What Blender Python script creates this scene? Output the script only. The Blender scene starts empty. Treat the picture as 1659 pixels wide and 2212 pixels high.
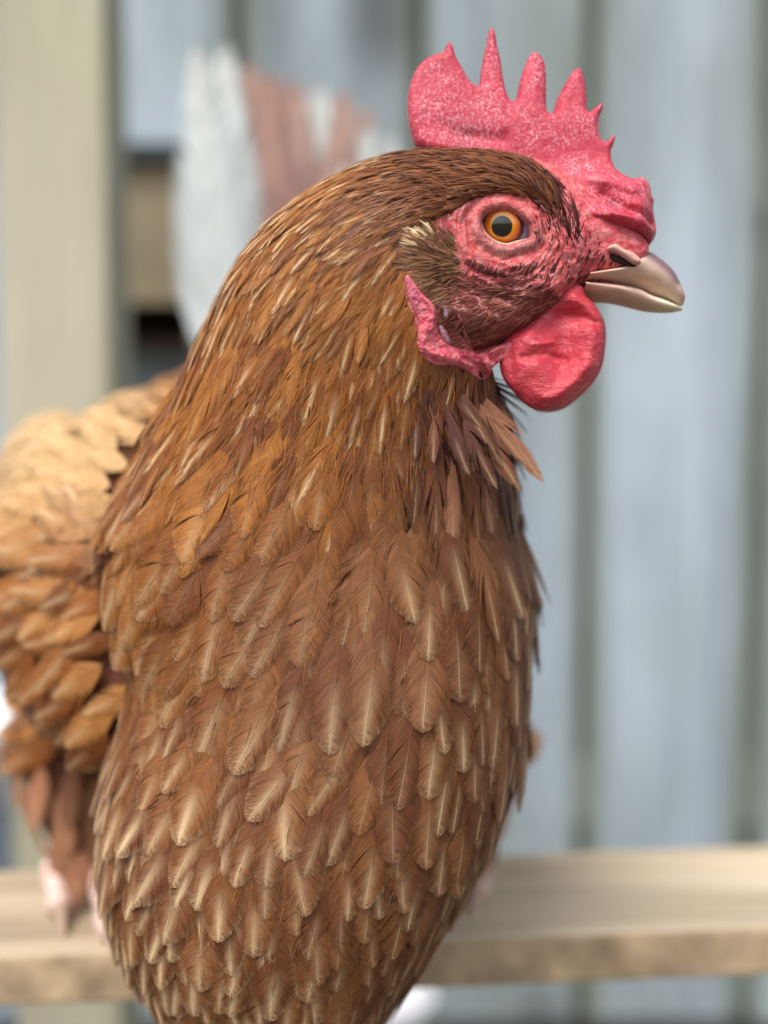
import bpy, bmesh, math, random
import numpy as np
from mathutils import Vector, Matrix, noise
from mathutils.bvhtree import BVHTree

random.seed(7)
rng = np.random.default_rng(11)
scene = bpy.context.scene
R = math.radians

# ------------------------------------------------------------------ camera
PITCH = R(5.0)
CAM = np.array([0.0, 0.0, 0.70])
FPX = 2670.0                      # focal length in the 1659 x 2212 working grid
cam_data = bpy.data.cameras.new('camera')
cam = bpy.data.objects.new('camera', cam_data)
scene.collection.objects.link(cam)
cam.location = CAM
cam.rotation_euler = (math.pi / 2 - PITCH, 0, 0)
cam_data.sensor_fit = 'VERTICAL'
cam_data.sensor_height = 36.0
cam_data.lens = 36.0 * FPX / 2212.0
cam_data.clip_start = 0.02
cam_data.clip_end = 200
cam_data.dof.use_dof = True
cam_data.dof.focus_distance = 0.328
cam_data.dof.aperture_fstop = 3.9
cam_data.dof.aperture_blades = 0
scene.camera = cam

# ------------------------------------------------------------------ world, sun, exposure
SUN_EL, SUN_AZ = R(56), R(203)     # azimuth clockwise from +Y: behind the camera, to its left
world = bpy.data.worlds.new('World')
scene.world = world
world.use_nodes = True
wn = world.node_tree
wn.nodes.clear()
sky = wn.nodes.new('ShaderNodeTexSky')
sky.sky_type = 'NISHITA'
sky.sun_disc = False
sky.sun_elevation = SUN_EL
sky.sun_rotation = SUN_AZ
sky.air_density = 1.0
sky.dust_density = 3.0
hs = wn.nodes.new('ShaderNodeHueSaturation')
hs.inputs['Saturation'].default_value = 0.5
bgn = wn.nodes.new('ShaderNodeBackground')
bgn.inputs['Strength'].default_value = 0.12
won = wn.nodes.new('ShaderNodeOutputWorld')
wn.links.new(sky.outputs[0], hs.inputs['Color'])
wn.links.new(hs.outputs[0], bgn.inputs['Color'])
wn.links.new(bgn.outputs[0], won.inputs['Surface'])
sun_data = bpy.data.lights.new('sun', 'SUN')
sun_data.energy = 1.5
sun_data.angle = R(22)
sun_data.color = (1.0, 0.95, 0.88)
sun = bpy.data.objects.new('sun', sun_data)
scene.collection.objects.link(sun)
sdir = Vector((math.sin(SUN_AZ) * math.cos(SUN_EL), math.cos(SUN_AZ) * math.cos(SUN_EL), math.sin(SUN_EL)))
sun.rotation_euler = sdir.to_track_quat('Z', 'Y').to_euler()
sun.location = (-1, -1, 3)
scene.view_settings.view_transform = 'Standard'
scene.view_settings.look = 'None'
scene.view_settings.gamma = 1.0
scene.view_settings.exposure = 0.95
scene.cycles.use_denoising = True
scene.cycles.max_bounces = 6
scene.cycles.transparent_max_bounces = 12

# ------------------------------------------------------------------ helpers
RIGHT = np.array([1.0, 0, 0])
FWD = np.array([0, math.cos(PITCH), -math.sin(PITCH)])
UP = np.array([0, math.sin(PITCH), math.cos(PITCH)])


def W(X, Z, d):
    X, Z, d = np.broadcast_arrays(np.asarray(X, float), np.asarray(Z, float), np.asarray(d, float))
    return CAM + X[..., None] * RIGHT + Z[..., None] * UP + d[..., None] * FWD


def P(px, py, d):
    px, py, d = np.asarray(px, float), np.asarray(py, float), np.asarray(d, float)
    return W((px - 829.5) * d / FPX, (1106.0 - py) * d / FPX, d)


def proj(p):
    q = np.asarray(p, float) - CAM
    d = q @ FWD
    return np.stack([829.5 + (q @ RIGHT) * FPX / d, 1106.0 - (q @ UP) * FPX / d, d], -1)


def srgb(r, g, b):
    f = lambda c: (c / 255 / 12.92) if c / 255 <= 0.04045 else ((c / 255 + 0.055) / 1.055) ** 2.4
    return np.array([f(r), f(g), f(b)])


def spline(K, t):
    K = np.asarray(K, float)
    n = len(K)
    t = np.clip(np.asarray(t, float), 0, n - 1 - 1e-9)
    i = t.astype(int)
    u = (t - i)[..., None]
    g = lambda j: K[np.clip(j, 0, n - 1)]
    p0, p1, p2, p3 = g(i - 1), g(i), g(i + 1), g(i + 2)
    return 0.5 * ((2 * p1) + (-p0 + p2) * u + (2 * p0 - 5 * p1 + 4 * p2 - p3) * u ** 2 + (-p0 + 3 * p1 - 3 * p2 + p3) * u ** 3)


def smooth(e0, e1, x):
    t = np.clip((x - e0) / (e1 - e0), 0, 1)
    return t * t * (3 - 2 * t)


def inpoly(px, py, poly):
    px, py = np.asarray(px, float), np.asarray(py, float)
    res = np.zeros(px.shape, bool)
    j = len(poly) - 1
    for i in range(len(poly)):
        xi, yi = poly[i]
        xj, yj = poly[j]
        c = ((yi > py) != (yj > py)) & (px < (xj - xi) * (py - yi) / (yj - yi + 1e-12) + xi)
        res ^= c
        j = i
    return res


def distpoly(px, py, poly, closed=True):
    """distance to a polyline and the nearest point on it"""
    pts = np.stack([np.asarray(px, float), np.asarray(py, float)], -1)
    best = np.full(pts.shape[:-1], 1e18)
    near = np.zeros_like(pts)
    m = len(poly)
    for i in range(m if closed else m - 1):
        a = np.array(poly[i], float)
        b = np.array(poly[(i + 1) % m], float)
        ab = b - a
        t = np.clip(((pts - a) @ ab) / (ab @ ab + 1e-12), 0, 1)
        q = a + t[..., None] * ab
        d = ((pts - q) ** 2).sum(-1)
        k = d < best
        best = np.where(k, d, best)
        near = np.where(k[..., None], q, near)
    return np.sqrt(best), near


def vnoise(pts, scale, seed=0.0):
    o = Vector((seed * 13.1, seed * 7.7, seed * 3.3))
    return np.array([noise.noise(Vector(p) * scale + o) for p in pts])


def link(o, parent=None):
    scene.collection.objects.link(o)
    if parent is not None:
        o.parent = parent
    return o


def tag(o, label=None, cat=None, group=None, kind=None):
    if label: o['label'] = label
    if cat: o['category'] = cat
    if group: o['group'] = group
    if kind: o['kind'] = kind
    return o


def empty(name, loc, label, cat, group=None):
    e = bpy.data.objects.new(name, None)
    e.empty_display_size = 0.02
    e.location = loc
    link(e)
    return tag(e, label, cat, group)


def mesh_np(name, verts, quads, mat, smoothed=True):
    """fast mesh of quads / tris held in numpy arrays (tris repeat no index: pass an (n,3) array)"""
    verts = np.asarray(verts, np.float32)
    quads = np.asarray(quads, np.int32)
    k = quads.shape[1]
    me = bpy.data.meshes.new(name)
    me.vertices.add(len(verts))
    me.vertices.foreach_set('co', verts.ravel())
    me.loops.add(quads.size)
    me.loops.foreach_set('vertex_index', quads.ravel())
    me.polygons.add(len(quads))
    me.polygons.foreach_set('loop_start', np.arange(0, quads.size, k, dtype=np.int32))
    me.polygons.foreach_set('use_smooth', np.full(len(quads), smoothed))
    me.update(calc_edges=True)
    me.validate()
    if mat: me.materials.append(mat)
    return me


def point_attr(me, name, arr, typ='FLOAT_COLOR'):
    a = me.attributes.new(name, typ, 'POINT')
    if typ == 'FLOAT_COLOR':
        arr = np.asarray(arr, np.float32)
        if arr.shape[1] == 3:
            arr = np.concatenate([arr, np.ones((len(arr), 1), np.float32)], 1)
        a.data.foreach_set('color', arr.ravel())
    elif typ in ('FLOAT2', 'FLOAT_VECTOR'):
        a.data.foreach_set('vector', np.asarray(arr, np.float32).ravel())
    else:
        a.data.foreach_set('value', np.asarray(arr, np.float32).ravel())


def grid_quads(nu, nv, closed_v=True):
    i, j = np.meshgrid(np.arange(nu - 1), np.arange(nv if closed_v else nv - 1), indexing='ij')
    j2 = (j + 1) % nv
    return np.stack([i * nv + j, i * nv + j2, (i + 1) * nv + j2, (i + 1) * nv + j], -1).reshape(-1, 4)


# ------------------------------------------------------------------ node material helper
class NT:
    def __init__(self, name):
        self.m = bpy.data.materials.new(name)
        self.m.use_nodes = True
        self.t = self.m.node_tree
        self.t.nodes.clear()
        self.out = self.t.nodes.new('ShaderNodeOutputMaterial')
        self.b = self.t.nodes.new('ShaderNodeBsdfPrincipled')
        self.t.links.new(self.b.outputs[0], self.out.inputs[0])

    def n(self, typ, **kw):
        nd = self.t.nodes.new(typ)
        for k, v in kw.items():
            if k.startswith('i_'):
                nd.inputs[k[2:].replace('_', ' ')].default_value = v
            else:
                setattr(nd, k, v)
        return nd

    def l(self, a, b):
        self.t.links.new(a, b)

    def ramp(self, fac, stops):
        r = self.n('ShaderNodeValToRGB')
        cr = r.color_ramp
        while len(cr.elements) < len(stops):
            cr.elements.new(0.5)
        for e, (p, c) in zip(cr.elements, stops):
            e.position = p
            e.color = (*c, 1) if len(c) == 3 else c
        self.l(fac, r.inputs[0])
        return r.outputs[0]

    def mix(self, fac, a, b, mode='MIX'):
        m = self.n('ShaderNodeMix', data_type='RGBA', blend_type=mode)
        for s, v in ((0, fac), (6, a), (7, b)):
            if hasattr(v, 'is_linked') or hasattr(v, 'links'):
                self.l(v, m.inputs[s])
            else:
                m.inputs[s].default_value = v if s == 0 else (*v, 1)
        return m.outputs[2]

    def math(self, op, a, b=0.0, c=0.0):
        m = self.n('ShaderNodeMath', operation=op)
        for s, v in enumerate((a, b, c)):
            if hasattr(v, 'links'):
                self.l(v, m.inputs[s])
            else:
                m.inputs[s].default_value = v
        return m.outputs[0]

    def noise(self, coord, scale, detail=4, rough=0.55, dist=0.0):
        t = self.n('ShaderNodeTexNoise')
        t.inputs['Scale'].default_value = scale
        t.inputs['Detail'].default_value = detail
        t.inputs['Roughness'].default_value = rough
        t.inputs['Distortion'].default_value = dist
        self.l(coord, t.inputs['Vector'])
        return t.outputs['Fac']

    def mapping(self, coord, scale=(1, 1, 1), rot=(0, 0, 0), loc=(0, 0, 0)):
        m = self.n('ShaderNodeMapping')
        m.inputs['Scale'].default_value = scale
        m.inputs['Rotation'].default_value = rot
        m.inputs['Location'].default_value = loc
        self.l(coord, m.inputs['Vector'])
        return m.outputs[0]

    def bump(self, height, strength, dist=0.001):
        b = self.n('ShaderNodeBump')
        b.inputs['Strength'].default_value = strength
        b.inputs['Distance'].default_value = dist
        self.l(height, b.inputs['Height'])
        self.l(b.outputs[0], self.b.inputs['Normal'])
        return b

    def objco(self):
        return self.n('ShaderNodeTexCoord').outputs['Object']

    def set(self, **kw):
        for k, v in kw.items():
            self.b.inputs[k.replace('_', ' ')].default_value = v


def wood_mat(name, c0, c1, c2, axis='Z', scale=1.0, moss=None, knots=False, rough=0.8, edge_moss=None):
    k = NT(name)
    co = k.objco()
    oi = k.n('ShaderNodeObjectInfo')
    add = k.n('ShaderNodeVectorMath', operation='ADD')
    sc = k.n('ShaderNodeVectorMath', operation='SCALE')
    k.l(oi.outputs['Random'], sc.inputs['Scale'])
    sc.inputs[0].default_value = (17, 31, 23)
    k.l(co, add.inputs[0]); k.l(sc.outputs[0], add.inputs[1])
    stretch = {'Z': (1, 1, 0.06), 'X': (0.06, 1, 1), 'Y': (1, 0.06, 1)}[axis]
    s1 = tuple(40 * scale * s for s in stretch)
    grain = k.noise(k.mapping(add.outputs[0], s1), 1.0, 6, 0.65, 0.4)
    big = k.noise(k.mapping(add.outputs[0], tuple(9 * scale * max(s, 0.25) for s in stretch)), 1.0, 4, 0.6, 0.3)
    col = k.ramp(grain, [(0.3, c0), (0.5, c1), (0.7, c2)])
    blot = k.ramp(big, [(0.35, (0.55, 0.55, 0.55)), (0.6, (1, 1, 1))])
    col = k.mix(0.75, col, blot, 'MULTIPLY')
    if knots:
        v = k.n('ShaderNodeTexVoronoi')
        v.inputs['Scale'].default_value = 1.0
        k.l(k.mapping(add.outputs[0], tuple(6.5 * s for s in (1, 1, 0.55))), v.inputs['Vector'])
        kn = k.ramp(v.outputs['Distance'], [(0.12, (0.32, 0.3, 0.3)), (0.3, (1, 1, 1))])
        col = k.mix(0.9, col, kn, 'MULTIPLY')
    if moss is not None:
        ms = k.noise(k.mapping(add.outputs[0], (3, 3, 0.8)), 2.0, 4, 0.6)
        col = k.mix(k.math('MULTIPLY', k.ramp(ms, [(0.45, (0, 0, 0)), (0.7, (1, 1, 1))]), 0.55), col, moss)
    if edge_moss is not None:      # algae along the board's long edges
        sx = k.n('ShaderNodeSeparateXYZ'); k.l(co, sx.inputs[0])
        en = k.noise(k.mapping(add.outputs[0], (8, 8, 1.2)), 1.0, 4, 0.6)
        ed = k.math('ADD', k.math('ABSOLUTE', sx.outputs[0]), k.math('MULTIPLY', k.math('SUBTRACT', en, 0.5), 0.035))
        col = k.mix(k.ramp(k.math('MULTIPLY', ed, 10.0), [(0.55, (0, 0, 0)), (0.80, (0.6, 0.6, 0.6))]), col, edge_moss)
    hv = k.n('ShaderNodeHueSaturation')
    k.l(col, hv.inputs['Color'])
    k.l(k.math('MULTIPLY_ADD', oi.outputs['Random'], 0.3, 0.86), hv.inputs['Value'])
    k.l(hv.outputs[0], k.b.inputs['Base Color'])
    k.set(Roughness=rough)
    k.b.inputs['Specular IOR Level'].default_value = 0.25
    k.bump(grain, 0.5, 0.002)
    return k.m


def plain(name, col, rough=0.5, nscale=30.0, var=0.2, spec=0.4):
    k = NT(name)
    n = k.noise(k.objco(), nscale, 5, 0.6)
    a = tuple(c * (1 - var) for c in col)
    b = tuple(min(1, c * (1 + var)) for c in col)
    k.l(k.ramp(n, [(0.3, a), (0.7, b)]), k.b.inputs['Base Color'])
    k.set(Roughness=rough)
    k.b.inputs['Specular IOR Level'].default_value = spec
    k.bump(n, 0.15, 0.001)
    return k.m


def box_mesh(name, lo, hi, mat, bevel=0.002, seed=0, jitter=0.0):
    lo, hi = np.array(lo, float), np.array(hi, float)
    bm = bmesh.new()
    bmesh.ops.create_cube(bm, size=1.0)
    for v in bm.verts:
        for a in range(3):
            v.co[a] = lo[a] + (v.co[a] + 0.5) * (hi[a] - lo[a])
    if jitter:
        r = random.Random(seed)
        for v in bm.verts:
            v.co.x += r.uniform(-jitter, jitter)
    bmesh.ops.bevel(bm, geom=bm.edges[:], offset=bevel, segments=2, affect='EDGES', profile=0.6)
    me = bpy.data.meshes.new(name)
    bm.to_mesh(me); bm.free()
    me.materials.append(mat)
    return me


def box(name, lo, hi, mat, parent=None, bevel=0.002, seed=0, jitter=0.0, base=None):
    """a box mesh object whose origin sits at its lower centre (relative to the parent)"""
    lo, hi = np.array(lo, float), np.array(hi, float)
    o = np.array([(lo[0] + hi[0]) / 2, (lo[1] + hi[1]) / 2, lo[2]])
    ob = bpy.data.objects.new(name, box_mesh(name, lo - o, hi - o, mat, bevel, seed, jitter))
    po = np.array(parent.location) if parent is not None else np.zeros(3)
    ob.location = o - po
    return link(ob, parent)


# ================================================================== SETTING
ground_m = NT('ground_earth')
gco = ground_m.objco()
gn = ground_m.noise(gco, 7, 8, 0.65)
ground_m.l(ground_m.ramp(gn, [(0.3, (0.055, 0.045, 0.03)), (0.55, (0.10, 0.085, 0.055)), (0.75, (0.06, 0.085, 0.03))]), ground_m.b.inputs['Base Color'])
ground_m.set(Roughness=0.95)
ground_m.bump(gn, 0.8, 0.02)
bm = bmesh.new()
bmesh.ops.create_grid(bm, x_segments=60, y_segments=60, size=60)
for v in bm.verts:
    r = math.hypot(v.co.x, v.co.y)
    v.co.z = 0.03 * noise.noise(v.co * 0.8) if r < 30 else 0.0
    v.co.z -= 0.02
gme = bpy.data.meshes.new('ground'); bm.to_mesh(gme); bm.free(); gme.materials.append(ground_m.m)
ground = tag(link(bpy.data.objects.new('ground', gme)), kind='structure')

# ---- fence of upright boards behind the bird
FY = 1.27
plank_m = wood_mat('weathered_board', srgb(136, 147, 158), srgb(166, 179, 191), srgb(186, 198, 209), 'Z', 1.0, tuple(srgb(120, 128, 108)), True, 0.8, tuple(srgb(112, 120, 92)))
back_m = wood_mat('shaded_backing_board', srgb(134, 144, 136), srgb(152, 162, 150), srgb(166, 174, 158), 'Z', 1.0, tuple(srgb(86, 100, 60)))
fence = empty('board_fence', (0, FY, 0), 'weathered blue-grey fence of upright boards with mossy gaps behind the hen', 'fence')
gap_px = [-2850 + 375 * i_ for i_ in range(8)] + [150, 522, 905, 1268, 1640] + [2015 + 375 * i_ for i_ in range(8)]
gx = [(p - 829.5) * FY / FPX for p in gap_px]
for i in range(len(gx) - 1):
    w = 0.007
    box('plank', (gx[i] + w, FY + 0.002 * (i % 3), 0.04), (gx[i + 1] - w, FY + 0.02 + 0.002 * (i % 3), 1.75 + 0.01 * (i % 2)), plank_m, fence, 0.003, i, 0.002)
for i in range(len(gx)):
    box('backing_plank', (gx[i] - 0.045, FY + 0.0465, 0.04), (gx[i] + 0.045, FY + 0.062, 1.74), back_m, fence, 0.002)
for z in (0.25, 0.9, 1.5):
    box('fence_rail', (gx[0], FY + 0.0255, z), (gx[-1], FY + 0.046, z + 0.07), back_m, fence, 0.003)

# ---- pale timber post
post_m = wood_mat('pale_timber', srgb(158, 152, 134), srgb(178, 172, 152), srgb(196, 190, 170), 'Z', 0.8, tuple(srgb(170, 172, 140)))
PD = 0.82
pl = (4 - 829.5) * PD / FPX; pr = (241 - 829.5) * PD / FPX
post = box('timber_post', (pl, PD, -0.05), (pr, PD + 0.072, 1.6), post_m, None, 0.004)
tag(post, 'pale square timber post standing between the hen and the fence', 'post')

# ---- tan nest box mounted on the fence
tan_m = wood_mat('tan_plywood', srgb(128, 116, 92), srgb(146, 133, 108), srgb(158, 146, 120), 'X', 0.7)
dark_m = plain('dark_blue_grey', tuple(srgb(52, 60, 62)), 0.9)
brown_m = plain('dark_board', tuple(srgb(66, 50, 40)), 0.9)  # inner boards coloured dark for the shadow strip under the box
NY = 1.12
bx = lambda p: (p - 829.5) * NY / FPX
bz = lambda y: CAM[2] + NY * math.tan(-PITCH + math.atan((1106 - y) / FPX))
nb = empty('nest_box', ((bx(60) + bx(440)) / 2, NY + 0.06, bz(745)), 'tan wooden nest box with a dark top hung on the fence behind the post', 'nest box')
box('front_board', (bx(60), NY, bz(655)), (bx(440), NY + 0.012, bz(352)), tan_m, nb)
box('side_board', (bx(60), NY + 0.0125, bz(745)), (bx(60) + 0.012, FY - 0.001, bz(352)), tan_m, nb)
box('side_board', (bx(440) - 0.012, NY + 0.0125, bz(745)), (bx(440), FY - 0.001, bz(352)), tan_m, nb)
box('floor_board', (bx(60) + 0.0125, NY + 0.03, bz(745)), (bx(440) - 0.0125, FY - 0.001, bz(730)), brown_m, nb)
box('back_board', (bx(60) + 0.0125, FY - 0.02, bz(729)), (bx(440) - 0.0125, FY - 0.002, bz(352)), brown_m, nb)
box('lid', (bx(50), NY - 0.012, bz(351.5)), (bx(450), FY - 0.001, bz(312)), dark_m, nb)  # dark slab along the top of the box

# ---- white feeding trough on the fence, white bowl on the ground
white_m = plain('white_plastic', tuple(srgb(232, 232, 236)), 0.35, 12, 0.04, 0.5)


def lathe(name, prof, mat, seg=48):
    prof = np.array(prof, float)
    a = np.linspace(0, 2 * math.pi, seg, endpoint=False)
    v = np.stack([np.outer(prof[:, 0], np.cos(a)), np.outer(prof[:, 0], np.sin(a)), np.repeat(prof[:, 1][:, None], seg, 1)], -1).reshape(-1, 3)
    return mesh_np(name, v, grid_quads(len(prof), seg), mat)


def tube(path, rad, seg=10, caps=True):
    path = np.asarray(path, float)
    n = len(path)
    rad = np.broadcast_to(np.asarray(rad, float), (n,))
    tg = np.gradient(path, axis=0)
    tg /= np.linalg.norm(tg, axis=1)[:, None] + 1e-12
    up = np.array([0.13, 0.31, 0.94]); vs = []
    for i in range(n):
        s = np.cross(tg[i], up); s /= np.linalg.norm(s) + 1e-12
        u = np.cross(s, tg[i]); up = u
        a = np.linspace(0, 2 * math.pi, seg, endpoint=False)
        vs.append(path[i] + rad[i] * (np.cos(a)[:, None] * s + np.sin(a)[:, None] * u))
    v = np.concatenate(vs)
    q = grid_quads(n, seg)
    if caps:
        v = np.concatenate([v, path[:1], path[-1:]])
        c0, c1 = n * seg, n * seg + 1
        k = np.arange(0, seg, 2)
        q0 = np.stack([np.full(len(k), c0), (k + 2) % seg, (k + 1) % seg, k], 1)
        b = (n - 1) * seg
        q1 = np.stack([np.full(len(k), c1), b + k, b + (k + 1) % seg, b + (k + 2) % seg], 1)
        q = np.concatenate([q, q0, q1])
    return v, q


def mesh_obj(name, v, q, mat, parent=None, smoothed=True, recalc=True):
    """v in world space; the object sits on its parent's frame"""
    o = np.array(parent_world(parent)) if parent is not None else np.zeros(3)
    me = mesh_np(name, np.asarray(v) - o, q, mat, smoothed)
    if recalc:
        bm = bmesh.new(); bm.from_mesh(me)
        bmesh.ops.recalc_face_normals(bm, faces=bm.faces[:])
        bm.to_mesh(me); bm.free()
    return link(bpy.data.objects.new(name, me), parent)


def parent_world(p):
    l = np.zeros(3)
    while p is not None:
        l = l + np.array(p.location)
        p = p.parent
    return l


TX = (48 - 829.5) * 1.15 / FPX - 0.11
TZ = CAM[2] + 1.15 * math.tan(-PITCH - math.atan((1725 - 1106) / FPX))
th = 1.15 * (math.tan(PITCH + math.atan((1725 - 1106) / FPX)) - math.tan(PITCH + math.atan((1550 - 1106) / FPX)))
tr = empty('feeding_trough', (TX, 1.15, TZ), 'white plastic feeding tub hung on the fence beside the hen\'s wing', 'feeding tub')
tb = link(bpy.data.objects.new('tub', lathe('tub', [(0.001, 0.0), (0.088, 0.0), (0.096, 0.006), (0.106, th * 0.85), (0.112, th * 0.86), (0.112, th), (0.104, th), (0.094, 0.012), (0.001, 0.01)], white_m)), tr)
v, q = tube([(TX, 1.255, TZ + th * 0.4), (TX, 1.262, TZ + th * 0.8), (TX, 1.2665, TZ + th + 0.03), (TX, 1.275, TZ + th + 0.05)], 0.004)
mesh_obj('hook', v, q, dark_m, tr)
BX = (868 - 829.5) * 1.12 / FPX
bw = empty('bowl', (BX - 0.03, 1.12, 0.0), 'white enamel bucket on the ground below the perch', 'bucket')
bz_top = CAM[2] + 1.12 * math.tan(-PITCH - math.atan((2140 - 1106) / FPX))
bw.name = 'bucket'
link(bpy.data.objects.new('pail', lathe('pail', [(0.001, -0.01), (0.044, -0.01), (0.048, 0.0), (0.058, bz_top * 0.96), (0.0625, bz_top * 0.97), (0.0625, bz_top), (0.056, bz_top), (0.044, 0.01), (0.001, 0.01)], white_m)), bw)

# ---- the perch: a flat board on two uprights, a little skewed
perch_m = wood_mat('perch_board', srgb(140, 124, 102), srgb(192, 174, 146), srgb(216, 200, 174), 'X', 0.8)
front_m = plain('mottled_front', tuple(srgb(168, 146, 118)), 0.9, 55, 0.4, 0.2)  # the board's front face is darker and mottled, unlike its top
RZ = 0.50


def rail_pt(px, py):
    e = -PITCH - math.atan((py - 1106) / FPX)
    # intersect the pixel's ray with z = RZ
    dvec = (px - 829.5) / FPX * RIGHT + (1106 - py) / FPX * UP + FWD
    t = (RZ - CAM[2]) / dvec[2]
    return CAM + t * dvec


A0, A1 = rail_pt(0, 2066), rail_pt(1659, 2002)      # front edge
B0, B1 = rail_pt(0, 1872), rail_pt(1659, 1832)      # far edge
rdir = (A1 - A0); rdir /= np.linalg.norm(rdir)
mid = (A0 + A1 + B0 + B1) / 4
yaw = math.atan2(rdir[1], rdir[0])
dep = ((B0 + B1) / 2 - (A0 + A1) / 2)[1] * math.cos(yaw)
perch = empty('perch', (mid[0], mid[1], 0.0), 'flat weathered wooden board the hen is perched on', 'perch')
pb = box_mesh('board', (-0.75, -dep / 2, -0.0195), (0.75, dep / 2, 0.0), perch_m, 0.0022)
pb.materials.append(front_m)
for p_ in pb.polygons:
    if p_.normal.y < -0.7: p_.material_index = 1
pbo = link(bpy.data.objects.new('board', pb), perch)
pbo.location = (0, 0, RZ); pbo.rotation_euler = (0, R(0.0), yaw)
for sx in (-0.62, 0.62):
    c = mid + sx * np.array([math.cos(yaw), math.sin(yaw), 0])
    box('upright', (c[0] - 0.03, c[1] - 0.03, -0.05), (c[0] + 0.03, c[1] + 0.03, RZ - 0.019), perch_m, perch)

# ================================================================== THE HEN
HX = -0.045
hen = empty('hen', (HX, mid[1] + 0.01, RZ), 'brown hen with pink comb and orange eye perched on the board', 'hen')
HL = np.array(hen.location)

# ---- materials of the bird
def feather_mat(name, gloss=0.5):
    k = NT(name)
    fa = k.n('ShaderNodeAttribute', attribute_name='fcol')
    oi = k.n('ShaderNodeObjectInfo')
    base = k.mix(1.0, fa.outputs['Color'], oi.outputs['Color'], 'MULTIPLY')
    palest = k.math('MULTIPLY', fa.outputs['Alpha'], oi.outputs['Alpha'])      # how pale this feather's centre is
    uv = k.n('ShaderNodeAttribute', attribute_name='fuv')
    sep = k.n('ShaderNodeSeparateXYZ'); k.l(uv.outputs['Vector'], sep.inputs[0])
    u, v, s = sep.outputs[0], sep.outputs[1], sep.outputs[2]
    # barbs: fine lines that run out from the shaft
    cb = k.n('ShaderNodeCombineXYZ')
    k.l(k.math('MULTIPLY', s, 85.0), cb.inputs[0]); k.l(k.math('MULTIPLY', u, 1.3), cb.inputs[1])
    barb = k.noise(cb.outputs[0], 1.0, 2, 0.6, 0.0)
    cb2 = k.n('ShaderNodeCombineXYZ')
    k.l(k.math('MULTIPLY', s, 14.0), cb2.inputs[0]); k.l(k.math('MULTIPLY', u, 1.2), cb2.inputs[1])
    clump = k.noise(cb2.outputs[0], 1.0, 2, 0.5, 0.0)
    hv = k.n('ShaderNodeHueSaturation')
    k.l(base, hv.inputs['Color'])
    k.l(k.math('ADD', k.math('MULTIPLY_ADD', barb, 1.7, -0.15), k.math('MULTIPLY', clump, 0.65)), hv.inputs['Value'])
    col = hv.outputs[0]
    pale = k.mix(k.math('MULTIPLY_ADD', palest, 0.38, 0.45), col, tuple(srgb(238, 208, 164)))
    inner = k.ramp(u, [(0.0, (1, 1, 1)), (0.08, (0.75, 0.75, 0.75)), (0.26, (0.3, 0.3, 0.3)), (0.55, (0, 0, 0))])
    along = k.ramp(v, [(0.42, (0.0, 0.0, 0.0)), (0.75, (0.75, 0.75, 0.75)), (1.0, (1, 1, 1))])
    f = k.math('MULTIPLY', k.math('MULTIPLY', inner, along), palest)
    col = k.mix(f, col, pale)
    edge = k.ramp(u, [(0.75, (0, 0, 0)), (1.0, (0.3, 0.3, 0.3))])
    col = k.mix(k.math('MULTIPLY', k.math('MULTIPLY', edge, along), palest), col, pale)
    tipf = k.ramp(v, [(0.80, (0, 0, 0)), (0.98, (0.45, 0.45, 0.45))])
    col = k.mix(k.math('MULTIPLY', k.math('MULTIPLY', tipf, palest), k.ramp(barb, [(0.35, (0.1, 0.1, 0.1)), (0.6, (1, 1, 1))])), col, pale)
    shaft = k.ramp(u, [(0.0, (1, 1, 1)), (0.02, (0, 0, 0))])
    col = k.mix(k.math('MULTIPLY', shaft, k.math('MULTIPLY_ADD', along, 0.42, 0.0)), col, tuple(srgb(226, 196, 156)))
    k.l(col, k.b.inputs['Base Color'])
    k.set(Roughness=gloss)
    k.b.inputs['Specular IOR Level'].default_value = 0.25
    k.b.inputs['Sheen Weight'].default_value = 0.0
    k.b.inputs['Sheen Roughness'].default_value = 0.4
    k.bump(k.math('ADD', k.math('MULTIPLY', barb, 0.5), k.math('MULTIPLY', clump, 0.8)), 0.4, 0.0006)
    tr = k.n('ShaderNodeBsdfTranslucent'); k.l(col, tr.inputs['Color'])
    ms = k.n('ShaderNodeMixShader'); ms.inputs[0].default_value = 0.15
    k.l(k.b.outputs[0], ms.inputs[1]); k.l(tr.outputs[0], ms.inputs[2])
    # loose barb ends: the rim of the vane breaks up into strands
    lim = k.math('MULTIPLY_ADD', barb, 0.8, 0.46)
    loose = k.math('ADD', k.math('MULTIPLY', k.math('SUBTRACT', clump, 0.5), 0.45), lim)
    op = k.math('SUBTRACT', loose, u)
    tipv = k.math('SUBTRACT', k.math('MULTIPLY_ADD', barb, 0.24, 0.90), v)
    op = k.math('MINIMUM', op, k.math('MULTIPLY', tipv, 2.0))
    alpha = k.ramp(k.math('MULTIPLY_ADD', op, 2.0, 0.5), [(0.0, (0, 0, 0)), (1.0, (1, 1, 1))])
    tp = k.n('ShaderNodeBsdfTransparent')
    m2 = k.n('ShaderNodeMixShader')
    k.l(alpha, m2.inputs[0]); k.l(tp.outputs[0], m2.inputs[1]); k.l(ms.outputs[0], m2.inputs[2])
    k.l(m2.outputs[0], k.out.inputs[0])
    return k.m


feather_m = feather_mat('feather')

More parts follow.
